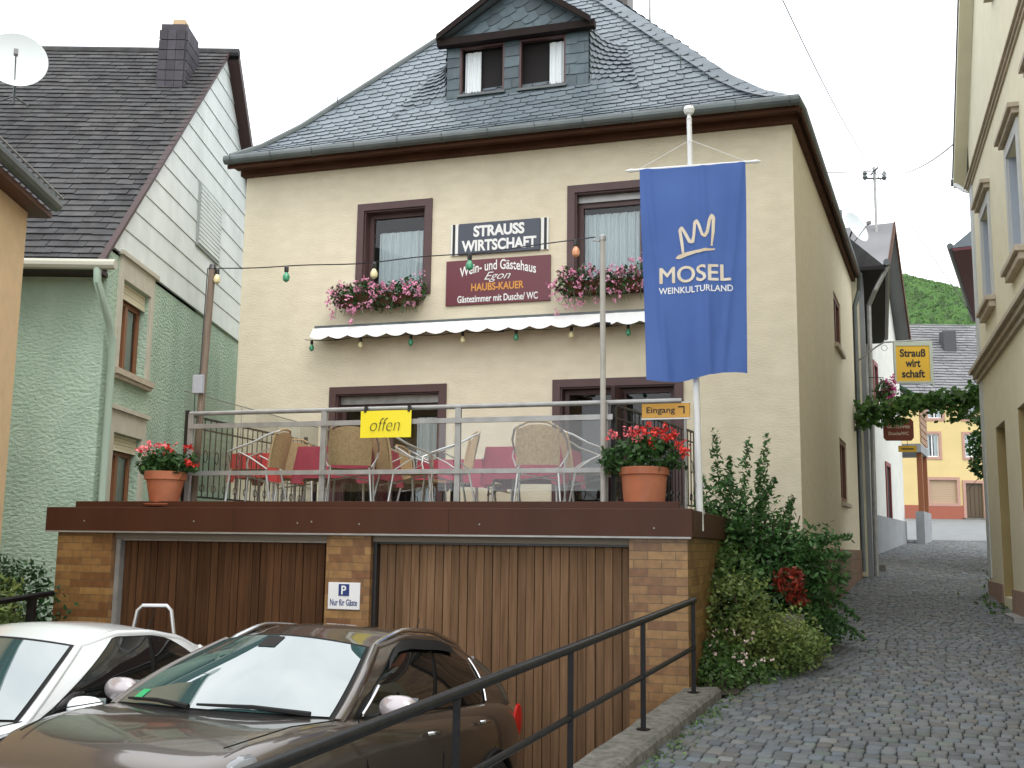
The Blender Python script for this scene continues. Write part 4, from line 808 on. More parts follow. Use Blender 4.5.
for k,(a,c,d,e) in enumerate(GW):
    T_=Matrix.Rotation(PI/2,4,'Z')
    b=MB(); b.M=T_; b.box(a-.14,a,-.035,.0,d-.02,e+.30); b.box(c,c+.14,-.035,.0,d-.02,e+.30); b.box(a,c,-.035,.0,e,e+.30); b.box(a-.20,c+.20,-.075,.0,e+.30,e+.36); f=b.build('window_frame',M_SURR,gh)
    b=MB(); b.M=T_; b.box(a-.2,c+.2,-.1,.0,d-.1,d-.02); b.box(a-.16,c+.16,-.07,.0,d-.15,d-.1); b.build('sill',M_TRIM,f)
    b=MB(); b.M=T_; 
    for q in range(5): b.box(a,c,.05+.004*(q%2),.07,e-.045*(q+1),e-.045*q-.004)
    b.build('roller_shutter',M_PALE,f)
    b=MB(); b.M=T_; m=(a+c)/2; ring(b,a,c,d,e-.2,.08,.12,.17); b.box(m-.05,m+.05,.11,.17,d+.08,e-.28); b.build('sash',M_OAK,f)
    b=MB(); b.M=T_; b.add([(a,.15,d),(c,.15,d),(c,.15,e),(a,.15,e)],[(0,1,2,3)]); b.build('pane',M_GLASS,f)
    b=MB(); b.M=T_; curtain(b,a,m-.1,d,e,.21,.08,.02); curtain(b,m+.15,c,d,e,.21,.08,.02); b.build('curtain',MATS['white_curtain'],f)
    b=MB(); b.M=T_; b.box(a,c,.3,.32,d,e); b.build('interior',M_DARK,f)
def loft(b): b.M=Matrix.Rotation(PI/2,4,'Z'); b.box(3.62,5.0,-.06,-.02,6.65,7.75)
def loft2(b):
    b.M=Matrix.Rotation(PI/2,4,'Z')
    for i in range(14): b.box(3.68,4.94,-.075,-.06,6.70+i*.073,6.70+i*.073+.055)
lf=part('loft_shutter',mat('shutter_frame',(.30,.33,.32),.6),gh,loft); part('slats',M_CLAD,lf,loft2)
# satellite dishes
def dish(name,label,loc,rz,el,d):
    r=root(name,label,'satellite dish',loc,rz)
    Q=Matrix.Rotation(R(90-el),3,'X'); prof=[(d*.5*q,d*.11*q*q) for q in (0.02,.25,.5,.75,.95,1)]+[(d*.5,d*.11-.012),(d*.25,d*.015),(0.01,-.014)]
    b=MB(); b.lathe(prof,(0,-.12,.55),32,ax=Q); b.build('reflector',mat('dish_grey',(.58,.62,.62),.5),r,smooth=True)
    c=Q@Vector((0,0,d*.5)); part('feed_arm',M_GALV,r,lambda b:b.tube([(0,-.1,.55-d*.42),(0,c.y-.12,c.z+.45)],.012,6)); part('feed_horn',mat('horn_grey',(.2,.2,.2),.5),r,lambda b:b.box(-.03,.03,c.y-.18,c.y-.08,c.z+.42,c.z+.50))
    part('mast',M_ZINC,r,lambda b:b.tube([(0,.05,-.05),(0,.05,.25),(0,-.06,.5)],.02,6)); part('foot',M_ZINC,r,lambda b:b.tube([(-.2,.15,.0),(0,.05,.08),(.2,.15,.0)],.018,6)); return r
dish('satellite_dish','large pale satellite dish on the dark shingle roof of the green house',(-7.7,15.75,8.4),R(24),8,.90)
# peach house at the left edge
ph=root('peach_house','peach rendered house corner at the left picture edge with dark gutter','house',(-5.36,11.5,0))
b=MB(); b.prism([(0,0),(.55,-6),(-6,-6),(-6,0)],-1,5.3); b.build('wall',M_PEACH,ph)
part('soffit',mat('red_brown_soffit',(.10,.035,.02),.6),ph,lambda b:b.prism([(.18,.2),(.73,-6.2),(-.1,-6.2),(-.2,.2)],5.3,5.36))
part('gutter',M_ZINC,ph,lambda b:b.tube([(.22,.2,5.45),(.77,-6.2,5.45)],.075,10)); part('gutter_lip',M_GALV,ph,lambda b:b.tube([(.29,.2,5.53),(.84,-6.2,5.53)],.012,6))
part('roof',M_SHING,ph,lambda b:b.add([(.2,.2,5.5),(.75,-6.2,5.5),(-4,-6.2,9.2),(-4,.2,9.2)],[(0,1,2,3)])); part('roof_edge',M_SHING,ph,lambda b:b.tube([(.2,.2,5.55),(-.6,.2,6.2)],.03,6))
# left stair railing and planted bank
b=MB(); b.prism([(-9,9.2),(-5.0,9.2),(-4.85,11.35),(-5.2,13.8),(-9,13.8)],-1,.35); struct('planted_bank',b,M_SOIL)
sr=root('stair_railing','short sloping black railing left of the brick garage pier','railing',(-4.42,10.2,.35))
part('post',M_RAILB,sr,lambda b:b.box(-.035,.035,-.03,.03,-.9,.86)); part('handrail',M_RAILB,sr,lambda b:b.tube([(.08,.25,.89),(-.25,-1.3,.80)],.028,8)); part('post',M_RAILB,sr,lambda b:b.box(-.27,-.21,-1.3,-1.24,-.9,.80))
# ---- houses along the lane
def frame_house(name,label,p0,p1):
    dx,dy=p1[0]-p0[0],p1[1]-p0[1]; r=root(name,label,'house',(p0[0],p0[1],0),math.atan2(dy,dx)); return r,math.hypot(dx,dy)
ah,L=frame_house('annex_house','narrow cream house behind the guest house with dark overhanging eave','' or (7.45,22.75),(10.2,30.8))
b=MB(); wall_holes(b,.1,L,.8,7.7,[(2.1,3.1,1.6,4.3),(5.6,6.6,4.5,5.7)],0,.35); b.box(.1,L,.36,.4,.8,7.7); b.add([(.1,0,.8),(.1,8,.8),(.1,8,7.7),(.1,0,7.7)],[(0,1,2,3)]); b.build('wall',M_PALE,ah)
part('pilaster',M_GREYR,ah,lambda b:(b.box(.12,1.5,-.10,-.004,.8,7.6))); part('door_recess',M_TRIM,ah,lambda b:b.box(2.1,3.1,.3,.35,1.6,4.3)); part('plinth',M_PLINTH,ah,lambda b:b.box(1.52,4,-.06,-.0,.8,2.05)); part('step',M_CONC,ah,lambda b:b.box(2.0,3.3,-.35,-.06,1.15,1.42))
part('eave',M_DARK,ah,lambda b:b.box(-.1,L+.3,-.55,.3,7.7,7.78)); part('gutter',M_ZINC,ah,lambda b:b.tube([(-.1,-.6,7.85),(L+.3,-.6,7.85)],.075,8))
part('roof',M_SHING,ah,lambda b:b.prism([(-.55,7.79),(4.0,12.2),(8.2,7.79)],0,L+.2,'x')); part('shutter',M_ZINC,ah,lambda b:b.box(5.0,5.5,-.08,-.03,4.3,5.9)); part('downpipe',M_GALV,ah,lambda b:b.tube([(.05,-.62,7.8),(.1,-.35,7.3),(.3,-.2,7.0),(.3,-.16,1.2)],.05,8))
part('dormer',M_SLATE2,ah,lambda b:b.prism([(.3,7.8),(.3,9.3),(2.4,9.7),(2.4,7.8)],.6,2.6,'x'))
wh,L=frame_house('white_house','white gabled house with grey base further up the lane','' or (10.35,31),(13.9,38.3))
b=MB(); wall_holes(b,0,L,1,8.6,[(1.1,1.9,5.9,7.3),(4.6,5.5,5.7,7.1),(3.2,4.2,2.6,4.4)],0,.3); b.box(0,L,.31,.33,1,8.6,rnd=0); b.prism([(0,8.6),(L,8.6),(L/2,12.1)],.0,.3,'y'); b.add([(0,0,1),(0,9,1),(0,9,8.6),(0,0,8.6)],[(0,1,2,3)]); b.add([(L,0,1),(L,9,1),(L,9,8.6),(L,0,8.6)],[(0,1,2,3)]); b.build('wall',M_WHITEW,wh)
part('plinth',M_GREYR,wh,lambda b:b.box(-.04,L+.04,-.05,-.004,1,2.75))
for (a,c,d,e) in ((1.1,1.9,5.9,7.3),(4.6,5.5,5.7,7.1),(3.2,4.2,2.6,4.4),(3.0,3.6,9.4,10.4)):
    f=part('window_frame',mat('wine_frame',(.22,.05,.05),.6),wh,lambda b:ring(b,a-.1,c+.1,d-.1,e+.1,.13,-.04,.06)); part('pane',M_DARK,f,lambda b:b.box(a,c,.02,.03,d,e))
part('roof',M_GREYSL,wh,lambda b:(b.prism([(-.7,8.1),(-.75,8.2),(L/2,12.45),(L+.75,8.2),(L+.7,8.1),(L/2,12.3)],-.45,9,'y')))
part('verge_board',M_BROWN,wh,lambda b:b.prism([(-.72,7.95),(-.77,8.22),(L/2,12.48),(L+.77,8.22),(L+.72,7.95),(L/2,12.2)],-.5,-.452,'y'))
vs_=[(i,) for i in range(1)]
def gsl(s,t,n): return (L/2-t*math.cos(R(46))-n*.7,s,12.46-t*math.sin(R(46))+n*.7)
b=MB(); part('chimney',M_DARK,wh,lambda b:b.box(2.0,2.3,1.5,1.8,10.5,11.8))
bl=root('timber_balcony','wooden balcony on brown posts at the end of the white house','balcony',(13.95,38.4,0),R(64))
part('deck',M_GREYR,bl,lambda b:b.box(0,2.5,-.62,.6,5.2,5.5)); 
for k in range(6): part('rail_board',mat('balcony_board',(.30,.17,.10),.7,(.22,.12,.07),nscale=5),bl,lambda b:b.box(0,2.5,-.64,-.60,5.55+k*.24,5.55+k*.24+.2))
for x in (.5,2.3): part('post',mat('orange_post',(.24,.08,.03),.6),bl,lambda b:b.box(x-.09,x+.09,-.6,-.42,1.9,5.2))
part('base_wall',M_GREYR,bl,lambda b:b.box(-.3,2.5,-.66,-.38,1.6,3.1)); part('back_wall',M_WHITEW,bl,lambda b:b.box(-.2,2.7,.6,.9,1,8.0))
part('green_awning',mat('green_canvas',(.03,.09,.05),.8),bl,lambda b:b.prism([(.6,8.0),(-.7,7.2),(-.7,7.1),(.6,7.9)],0,2,'x'))
# roof mast with wires
ms=root('power_mast','thin steel utility mast with insulators on the white house roof','utility mast',(11.9,34.3,10.2))
part('pole',M_GALV,ms,lambda b:b.tube([(0,0,0),(0,0,4.1)],.05,6)); part('cross_arm',M_ZINC,ms,lambda b:(b.tube([(-.35,0,3.7),(.35,0,3.7)],.035,5),b.tube([(0,-.35,3.95),(0,.35,3.95)],.03,5)))
for x in (-.32,.32): part('insulator',M_ZINC,ms,lambda b:b.lathe([(.05,0),(.09,.08),(.05,.16),(.09,.2),(.03,.3)],(x,0,3.65),8))
def wire(label,pts,sag,r=.012):
    a=Vector(pts[0]);c=Vector(pts[1]); b=MB(); b.tube([a.lerp(c,i/24)-Vector((0,0,sag*4*(i/24)*(1-i/24))) for i in range(25)],r,4); o=b.build('overhead_wire',M_BLACK,None); tag(o,label,'wire')
top=(11.9,34.3,14.15)
wire('thin overhead wire climbing from the roof mast over the guest house roof',[top,(1.1,9.5,10.4)],.5,.012)
wire('thin overhead wire running level from the roof mast behind the guest house eave',[top,(5.5,27,11.6)],.1,.018)
wire('thin overhead wire from the roof mast to the gable of the pale house',[top,(8.55,19.6,9.6)],.4,.018)
wire('faint overhead wire descending from the roof mast to the right over the vineyard',[top,(12.7,29,8.0)],.0,.012)
# yellow house across the square
yh=root('yellow_house','three storey yellow house with red stone window surrounds at the end of the lane','house',(22,75,3.0))
b=MB(); wall_holes(b,0,22,0.5,9.6,[(7.1,8.1,7.9,9.1),(9.6,10.5,7.9,9.1),(11.6,12.5,7.9,9.1),(6.9,7.8,5.2,6.8),(9.6,10.6,5.2,6.8),(12.1,13,5.2,6.8),(7.0,8.9,2.0,3.6),(9.5,10.7,.9,3.4),(11.4,13,2.0,3.6)],0,.25); b.add([(0,0,.5),(0,9,.5),(0,9,9.6),(0,0,9.6)],[(0,1,2,3)]); b.build('wall',M_YEL,yh)
part('base_band',mat('red_base',(.28,.085,.05),.8),yh,lambda b:(b.box(0,9.3,-.08,-.0,.5,1.85),b.box(10.9,22,-.08,-.0,.5,1.85)))
for k,(a,c,d,e) in enumerate([(7.1,8.1,7.9,9.1),(9.6,10.5,7.9,9.1),(11.6,12.5,7.9,9.1),(6.9,7.8,5.2,6.8),(9.6,10.6,5.2,6.8),(12.1,13,5.2,6.8)]):
    f=part('window_frame',M_PINKST,yh,lambda b:ring(b,a-.18,c+.18,d-.18,e+.18,.18,-.05,.01)); part('sash',M_WHITE,f,lambda b:(ring(b,a,c,d,e,.08,.1,.15),b.box((a+c)/2-.04,(a+c)/2+.04,.1,.15,d+.08,e-.08))); part('pane',M_GLASS,f,lambda b:b.add([(a,.14,d),(c,.14,d),(c,.14,e),(a,.14,e)],[(0,1,2,3)])); part('interior',M_DARK,f,lambda b:b.box(a,c,.24,.25,d,e)); part('curtain',M_CURT,f,lambda b:curtain(b,a,a+(c-a)*.35,d,e,.2,.1,.01).grid(lambda u,v:(a+(c-a)*(.68+.32*u),.2,d+(e-d)*v),1,1))
for (a,c,d,e) in ((7.0,8.9,2.0,3.6),(11.4,13,2.0,3.6)): f=part('window_frame',M_PINKST,yh,lambda b:ring(b,a-.2,c+.2,d-.2,e+.2,.2,-.09,.01)); part('roller_shutter',mat('tan_shutter',(.38,.27,.18),.7),f,lambda b:[b.box(a,c,.08,.1+.005*(q%2),d+q*.16,d+q*.16+.15) for q in range(10)])
f=part('door_frame',M_PINKST,yh,lambda b:ring(b,9.3,10.9,.5,3.6,.2,-.09,.01,False)); part('door',mat('dark_oak_door',(.07,.045,.02),.5),f,lambda b:(b.box(9.5,10.7,.1,.15,.9,3.4),[b.box(9.55+i*.3,9.8+i*.3,.07,.1,1.1,3.2) for i in range(4)])); part('step',M_CONC,f,lambda b:b.box(9.2,11,-.5,-.09,.5,1.0))
def yr(s,t,n): return (s,-.6+t*.72-n*.7,9.5+t*.70+n*.72)
rf_=part('roof',M_GREYSL,yh,lambda b:(b.add([(-.5,-.6,9.45),(22.5,-.6,9.45),(22.5,6.0,15.6),(-.5,6.0,15.6)],[(0,1,2,3)]),b.box(-.5,22.5,-.65,.3,9.35,9.5)))
shingles([(4,0),(15,0),(15,9),(4,9)],.55,.34,yr,'rect',thick=.03,seed=3).build('slates',M_GREYSL,rf_); part('chimney',mat('grey_chimney',(.06,.06,.065),.8),rf_,lambda b:b.box(9.8,10.7,3.2,4.1,11.5,14.8))
M_BENCH=mat('bench_wood',(.30,.22,.16),.8)
bc=root('bench','small wooden bench beside the door of the yellow house','bench',(34.0,73.6,zr(73.6)))
part('seat',M_BENCH,bc,lambda b:b.box(-.9,.9,-.25,.25,.42,.48)); part('backrest',M_BENCH,bc,lambda b:b.box(-.9,.9,.22,.27,.6,.95))
for x in (-.8,.8): part('leg',M_BENCH,bc,lambda b:b.box(x-.05,x+.05,-.22,.25,0,.42))
# right house
rh=root('pale_house','tall pale house with sandstone mouldings cropped by the right edge','house',(7.93,17.7,0),math.atan2(-1,-.32))
RW=[(.05,1.04,5.75,7.28),(3.38,4.36,5.65,7.2),(-.0+.0+5.9,6.9,5.65,7.2),(2.9,3.9,10.1,11.6)]; ND=[(.38,1.55,1.05,3.72),(2.95,4.1,.75,3.72),(5.5,6.7,.6,3.72)]
b=MB(); wall_holes(b,-1.5,16,-.6,8.4,RW[:3]+ND,0,.30); wall_holes(b,-1.5,16,8.4,9.2,[],0,.3)
# gable above the belt
b.add([(-1.5,0,9.2),(16,0,9.2),(7.2,0,17.0)],[(0,1,2)]); b.add([(-1.5,0,-.6),(-1.5,8,-.6),(-1.5,8,9.2),(-1.5,0,9.2)],[(0,1,2,3)]); b.build('wall',M_PALE,rh)
part('corner_strip',mat('pale_blue_strip',(.50,.53,.53),.8),rh,lambda b:b.box(-1.52,-1.1,-.02,-.0,1.3,8.3))
def mould(b,z,s): b.box(-1.55,16,-.05*s,0,z-.10*s,z-.02*s); b.box(-1.6,16,-.1*s,0,z-.02*s,z+.06*s); b.box(-1.65,16,-.16*s,0,z+.06*s,z+.12*s)
part('belt_course',M_TRIM,rh,lambda b:mould(b,8.36,.6)); part('cornice',M_TRIM,rh,lambda b:mould(b,4.83,1.05))
part('base_plinth',mat('rosy_plinth',(.32,.21,.16),.85,(.26,.17,.13),nscale=6),rh,lambda b:b.box(-1.56,.38,-.03,0,-.6,1.24)); part('base_plinth',MATS['rosy_plinth'],rh,lambda b:b.box(1.55,2.95,-.03,0,-.6,1.2)); part('base_plinth',MATS['rosy_plinth'],rh,lambda b:b.box(4.1,5.5,-.03,0,-.6,1.15))
part('stone_step',M_GALV,rh,lambda b:b.box(1.6,2.9,-.18,-.03,.68,.86))
for (a,c,d,e) in ND: 
    f=part('niche',mat('ochre_niche',(.36,.28,.13),.9,(.3,.23,.10),nscale=2),rh,lambda b:(b.box(a,c,.28,.3,d,e),b.box(a-.0,a+.02,.005,.28,d,e),b.box(c-.02,c,.005,.28,d,e)))
for (a,c,d,e) in RW[:3]:
    f=part('window_frame',mat('pale_grey_surround',(.46,.47,.46),.8),rh,lambda b:ring(b,a-.16,c+.16,d-.0,e+.16,.16,-.03,.0,False)); part('lintel',M_TRIM,f,lambda b:(b.box(a-.22,c+.22,-.09,0,e+.2,e+.27),b.box(a-.26,c+.26,-.14,0,e+.27,e+.33))); part('sill',M_TRIM,f,lambda b:(b.box(a-.24,c+.24,-.15,0,d-.10,d-.02),b.box(a-.2,c+.2,-.10,0,d-.2,d-.1)),bevel=.01)
    part('sash',M_WHITE,f,lambda b:ring(b,a,c,d,e,.07,.16,.22)); part('reveal',mat('blue_grey_reveal',(.36,.40,.46),.8),f,lambda b:b.box(a,a+.02,.004,.3,d,e)); part('reveal',MATS['blue_grey_reveal'],f,lambda b:b.box(c-.02,c,.004,.3,d,e)); part('pane',M_GLASS,f,lambda b:b.add([(a,.2,d),(c,.2,d),(c,.2,e),(a,.2,e)],[(0,1,2,3)])); part('interior',M_DARK,f,lambda b:b.box(a,c,.29,.3,d,e)); part('curtain',M_CURT,f,lambda b:curtain(b,a,c,d,e,.26))
a,c,d,e=RW[3]; f=part('window_frame',M_TRIM,rh,lambda b:ring(b,a-.12,c+.12,d-.12,e+.12,.12,-.05,.0)); part('pane',M_DARK,f,lambda b:b.box(a,c,-.02,-.004,d,e)); part('sill',M_TRIM,f,lambda b:b.box(a-.2,c+.2,-.12,0,d-.22,d-.12))
def rakes(b):
    for (u0,z0,u1,z1) in ((-2.15,8.75,7.2,17.4),(16.7,8.75,7.2,17.4)):
        b.add([(u0,-.22,z0),(u1,-.22,z1),(u1,0,z1),(u0,0,z0),(u0,-.22,z0-.16),(u1,-.22,z1-.16),(u1,0,z1-.16),(u0,0,z0-.16)],[(0,1,2,3),(4,7,6,5),(0,4,5,1),(0,3,7,4)])
part('verge_board',M_PALE,rh,rakes)
part('roof',M_SLATE,rh,lambda b:b.prism([(-2.2,8.8),(7.2,17.52),(16.8,8.8),(7.2,17.4)],-.24,8,'y')); part('gutter',M_ZINC,rh,lambda b:b.tube([(-2.2,-.26,8.72),(-2.2,8,8.72)],.07,8)); part('downpipe',M_WHITE,rh,lambda b:b.tube([(-2.1,-.2,8.65),(-1.9,-.05,8.45),(-1.60,.2,8.25),(-1.58,.3,1.2)],.04,8))
# next house on the right: only its eave and part of wall show
nh,L=frame_house('eave_house','house with wine red soffit peeping out behind the pale house','' or (10.95,23.6),(14.4,30.6))
b=MB(); b.box(0,L,-6,-.0,.5,8.4); b.build('wall',M_PALE,nh); part('soffit',mat('wine_soffit',(.13,.03,.04),.6),nh,lambda b:b.box(-.6,L+.3,-.0,.95,8.4,8.46)); part('roof',M_SLATE,nh,lambda b:b.prism([(1.0,8.47),(-3,11.6),(-7,8.47)],-.6,L+.3,'x')); part('gutter',M_ZINC,nh,lambda b:b.tube([(-.6,1.0,8.52),(L+.3,1.0,8.52)],.07,8))
# ---- hanging signs over the lane
hs=root('hanging_sign','yellow hanging sign reading Strauss wirt schaft on a bracket over the lane','sign',(8.05,22.4,4.95),R(-8))
part('panel',mat('sign_yellow',(.70,.42,.035),.5),hs,lambda b:b.box(.02,.70,-.03,.03,.30,1.05)); part('frame',mat('sign_green_white',(.45,.50,.42),.5),hs,lambda b:(b.box(-.02,.02,-.04,.04,.26,1.14),b.box(.70,.76,-.04,.04,.26,1.14),b.box(.02,.70,-.04,.04,1.052,1.14),b.box(.02,.70,-.04,.04,.26,.298)))
part('bracket',M_GALV,hs,lambda b:(b.tube([(-.72,.3,.78),(-.35,.1,1.06),(-.2,0,1.14),(.76,0,1.19)],.018,6),b.tube([(-.2+.06*math.cos(q*PI/5),0,1.02+.06*math.sin(q*PI/5)) for q in range(11)],.008,4)))
for t_,zz,ww in (('Strau\u00df',.90,.52),('wirt',.68,.30),('schaft',.46,.46)): text('lettering',t_,.2,M_LETK,hs,FACE(.36,-.031,zz),.002,.006,ww,.17)
h2=root('hanging_sign','dark red rounded hanging sign with gold guest room lettering below the vine','sign',(7.72,22.3,3.99),R(-8))
part('panel',mat('sign_rust',(.17,.035,.015),.5),h2,lambda b:b.prism([(0,.06),(.05,0),(.55,0),(.6,.06),(.6,.40),(.55,.46),(.05,.46),(0,.40)],-.02,.02,'y')); part('hanger',M_BLACK,h2,lambda b:b.tube([(-.3,0,.62),(.3,0,.62),(.45,0,.46)],.01,5))
text('lettering','G\u00c4STEZIMMER',.09,MATS['flag_gold'],h2,FACE(.3,-.021,.29),.001,.001,.46,.07); text('lettering','Dusche/WC',.09,MATS['flag_gold'],h2,FACE(.3,-.021,.15),.001,.001,.40,.07)
h3=root('hanging_sign','narrow yellow board hanging beneath the dark red sign','sign',(8.02,22.3,3.76),R(-8)); part('panel',MATS['sign_yellow'],h3,lambda b:b.box(0,.36,-.012,.012,0,.13)); part('hanger',M_BLACK,h3,lambda b:b.tube([(.18,0,.13),(.18,0,.24)],.006,4)); part('script_line',M_LETK,h3,lambda b:b.box(.06,.30,-.014,-.0125,.05,.075))
dish('satellite_dish','pale oval satellite dish behind the gutter of the guest house',(7.9,24.6,8.65),R(40),20,.8)
# ================================================================= PLANTS
random.seed(12)
def plant(name,label,loc,blobs,n,size,m,cat='shrub',asp=.55,up=.4,shell=.4,stems=6,h=1,group=None,smat=None):
    r=root(name,label,cat,loc,0,group); b=MB(); foliage(b,blobs,n,size,asp,up,shell); b.build('foliage',m,r)
    b=MB()
    for i in range(stems):
        t=blobs[i%len(blobs)]; b.tube([(random.uniform(-.1,.1),random.uniform(-.1,.1),0),(t[0]*.5,t[1]*.5,t[2]*.55),(t[0],t[1],t[2]+t[5]*.5)],[.03,.02,.006],5)
    b.build('stem',smat or M_STEM,r); return r
# big shrub between terrace and lane
sh_=root('evergreen_shrub','tall dark green shrub with feathery upright shoots between the terrace and the lane','shrub',(2.65,12.1,.62))
b=MB(); foliage(b,[(.55,.0,1.0,.5,.4,.5),(.85,.2,.8,.35,.35,.35),(-.15,.1,1.1,.62,.6,.75),(.25,.1,.95,.6,.55,.6),(.0,-.1,.45,.75,.55,.5),(.55,.3,.55,.5,.5,.55),(-.3,-.2,1.55,.33,.35,.5),(.7,.2,1.15,.42,.35,.22)],9000,.085,.42,.7,.3)
def frond(b,p0,p1,n,w):
    p0=Vector(p0);p1=Vector(p1)
    for i in range(n):
        t=i/n; c=p0.lerp(p1,t)+Vector((0,0,-.25*t*t*(p1-p0).to_2d().length)); rad=w*(1-t*.75)
        for k in range(5):
            q=random.random()*2*PI; b.leaf(c+Vector((math.cos(q)*rad*random.random(),math.sin(q)*rad*random.random(),random.gauss(0,.02))),.075,.36,.3)
for (x,y,z,X,Y,Z) in ((-.3,0,1.3,-.36,0,2.48),(-.2,-.1,1.3,-.22,-.1,2.15),(-.1,0,1.3,.02,0,2.38),(.1,0,1.2,.22,0,2.46),(.15,0,1.2,.12,-.1,2.15),(-.4,0,1.2,-.55,.1,2.1),(.3,0,1.2,.5,0,1.75),(.4,0,1.1,1.15,0,1.45),(.4,-.1,1.0,1.1,-.1,1.22),(.4,0,.9,1.05,0,.95),(.5,0,.8,1.2,0,.55),(-.1,0,1.2,.3,-.1,2.0),(.3,.1,.6,1.3,.1,.4)): frond(b,(x,y,z),(X,Y,Z),44,.15)
b.build('foliage',M_LEAF,sh_)
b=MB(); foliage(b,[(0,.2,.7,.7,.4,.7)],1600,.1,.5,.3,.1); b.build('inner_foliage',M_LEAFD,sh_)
b=MB()
for i in range(14): q=random.uniform(-.5,.6); b.tube([(q*.2,0,0),(q*.6,0,.8),(q,random.uniform(-.2,.2),1.5)],[.03,.018,.006],5)
b.build('stem',M_STEM,sh_)
plant('variegated_shrub','yellow green variegated shrub at the garage corner beside the lane',(2.35,10.75,.55),[(-.15,0,.55,.42,.4,.45),(.25,.1,.35,.45,.4,.32),(-.05,-.1,.25,.45,.3,.3),(.5,.3,.25,.35,.3,.25)],4200,.05,M_LEAFY,asp=.6)
plant('ivy_bush','dark green bush filling the corner against the garage brick side',(2.15,11.2,.6),[(-.05,0,.5,.35,.4,.55),(.1,.3,.8,.4,.4,.4)],2400,.07,M_LEAFG,asp=.6)
plant('spreading_shrub','bright green low shrub spilling onto the cobbles near the house corner',(3.3,12.3,.68),[(0,0,.25,.42,.5,.3),(.3,.3,.18,.35,.4,.2),(-.4,-.3,.3,.4,.4,.3),(.15,.6,.7,.22,.3,.1),(-.2,.3,.75,.35,.3,.3)],3300,.07,M_LEAF,asp=.4)
plant('yellow_edging_shrub','small yellow green bush nearer the cobbles with pale flowers',(2.62,10.75,.58),[(0,0,.2,.4,.4,.28),(.35,.4,.18,.3,.3,.22)],2200,.045,M_LEAFY)
plant('ground_ivy','low leafy ground cover at the end of the concrete kerb',(2.0,10.0,.5),[(-.12,0,.1,.28,.35,.16),(.2,.35,.08,.3,.4,.16),(-.1,.35,.2,.3,.3,.22),(.5,.8,.06,.35,.4,.14)],4200,.045,M_LEAFG,asp=.8,cat='ground cover')
b=MB(); blossoms(b,[(random.uniform(1.85,2.35),random.uniform(9.9,10.6),random.uniform(.7,1.0)) for _ in range(26)],2,.01,.022); o=struct('pale_flowers',b,mat('pale_blossom',(.7,.55,.5),.7),kind='stuff')
rp_=root('red_leaved_plant','plant with dark red leaves in a grey pot among the green shrubs','potted plant',(2.95,11.55,.95))
b=MB(); foliage(b,[(0,0,.46,.17,.15,.16),(.08,0,.30,.12,.12,.1)],330,.07,.5,.2); b.build('foliage',M_REDLEAF,rp_); part('pot',mat('stone_pot',(.3,.29,.24),.9),rp_,lambda b:b.lathe([(0,0),(.1,0),(.14,.2),(.15,.22),(.12,.22),(0,.2)],(0,0,-.1),16),smooth=True)
part('stem',M_STEM,rp_,lambda b:b.tube([(0,0,.1),(0,0,.45)],.012,5))
b=MB(); quad(b,(1.62,9.45,zr(9.45)+.02),(1.95,9.5,zr(9.5)+.02),(4.0,14.3,zr(14.3)+.02),(2.9,14.2,zr(14.2)+.02)); struct('flower_bed',b,M_SOIL)
plant('dark_shrub','dark green bush against the green wall left of the garage',(-4.98,11.1,.3),[(0,0,.75,.42,.35,.5),(-.35,-.1,.9,.4,.4,.5),(.2,.1,.3,.3,.3,.35)],3600,.07,M_LEAFD,asp=.5)
plant('yellow_shrub','yellow green leafed bush behind the white car at the left edge',(-4.76,10.15,.1),[(0,0,1.12,.28,.25,.22),(-.3,0,1.2,.3,.25,.3),(.1,0,.75,.28,.25,.3),(-.2,0,.6,.35,.25,.4)],2400,.085,M_LEAFY,asp=.35)
# vine over the lane
vn=root('grapevine','grapevine trained across the lane above the hanging signs','vine',(7.2,22.2,4.55))
a_=Vector((0,0,0)); c_=Vector((1.9,-2.0,.15))
part('support_wire',M_ZINC,vn,lambda b:b.tube([a_,a_.lerp(c_,.5)-Vector((0,0,.05)),c_],.02,5)); part('stem',M_STEM,vn,lambda b:b.tube([a_.lerp(c_,i/16)+Vector((0,.03*math.sin(i*2),.05*math.sin(i*1.3))) for i in range(17)],.018,5))
b=MB()
for i in range(2100):
    t=random.random(); p=a_.lerp(c_,t); dz=random.gauss(.03,.10)
    if .68<t<.86 and random.random()<.6: dz=-random.uniform(0,.42)
    if t<.35 and random.random()<.4: dz=-random.uniform(0,.35)
    b.leaf(p+Vector((random.gauss(0,.10),random.gauss(0,.14),dz)),.11,.95,.2)
b.build('foliage',M_VINE,vn)
hb=root('hanging_basket','basket of magenta petunias on the wall at the end of the guest house','flower basket',(7.72,22.2,4.95))
b=MB(); foliage(b,[(0,0,.05,.2,.2,.25)],500,.06,.6,.2); b.build('foliage',M_GERL,hb); b=MB(); blossoms(b,[(random.uniform(-.05,.24),random.uniform(-.2,.1),random.gauss(.05,.16)) for _ in range(46)],7,.02,.032); b.build('blossoms',mat('magenta_blossom',(.6,.08,.3),.6,rnd=.3),hb); part('basket',M_STEM,hb,lambda b:b.lathe([(0,-.1),(.12,-.06),(.17,.05),(0,.05)],(0,0,0),12)); part('bracket',M_BLACK,hb,lambda b:b.tube([(-.3,0,.35),(0,0,.35),(0,0,.05)],.01,5))
bt=root('climbing_shrub','loose dark green climber overhanging the lane behind the pale house','climbing plant',(13.4,30,2.0))
b=MB(); foliage(b,[(-.15,0,2.75,.55,.5,.5),(.2,0,3.25,.55,.5,.45),(-.35,0,2.2,.35,.4,.35),(.15,0,1.9,.35,.4,.55),(-.3,0,3.35,.4,.3,.2)],1900,.13,.7,.2,.2)
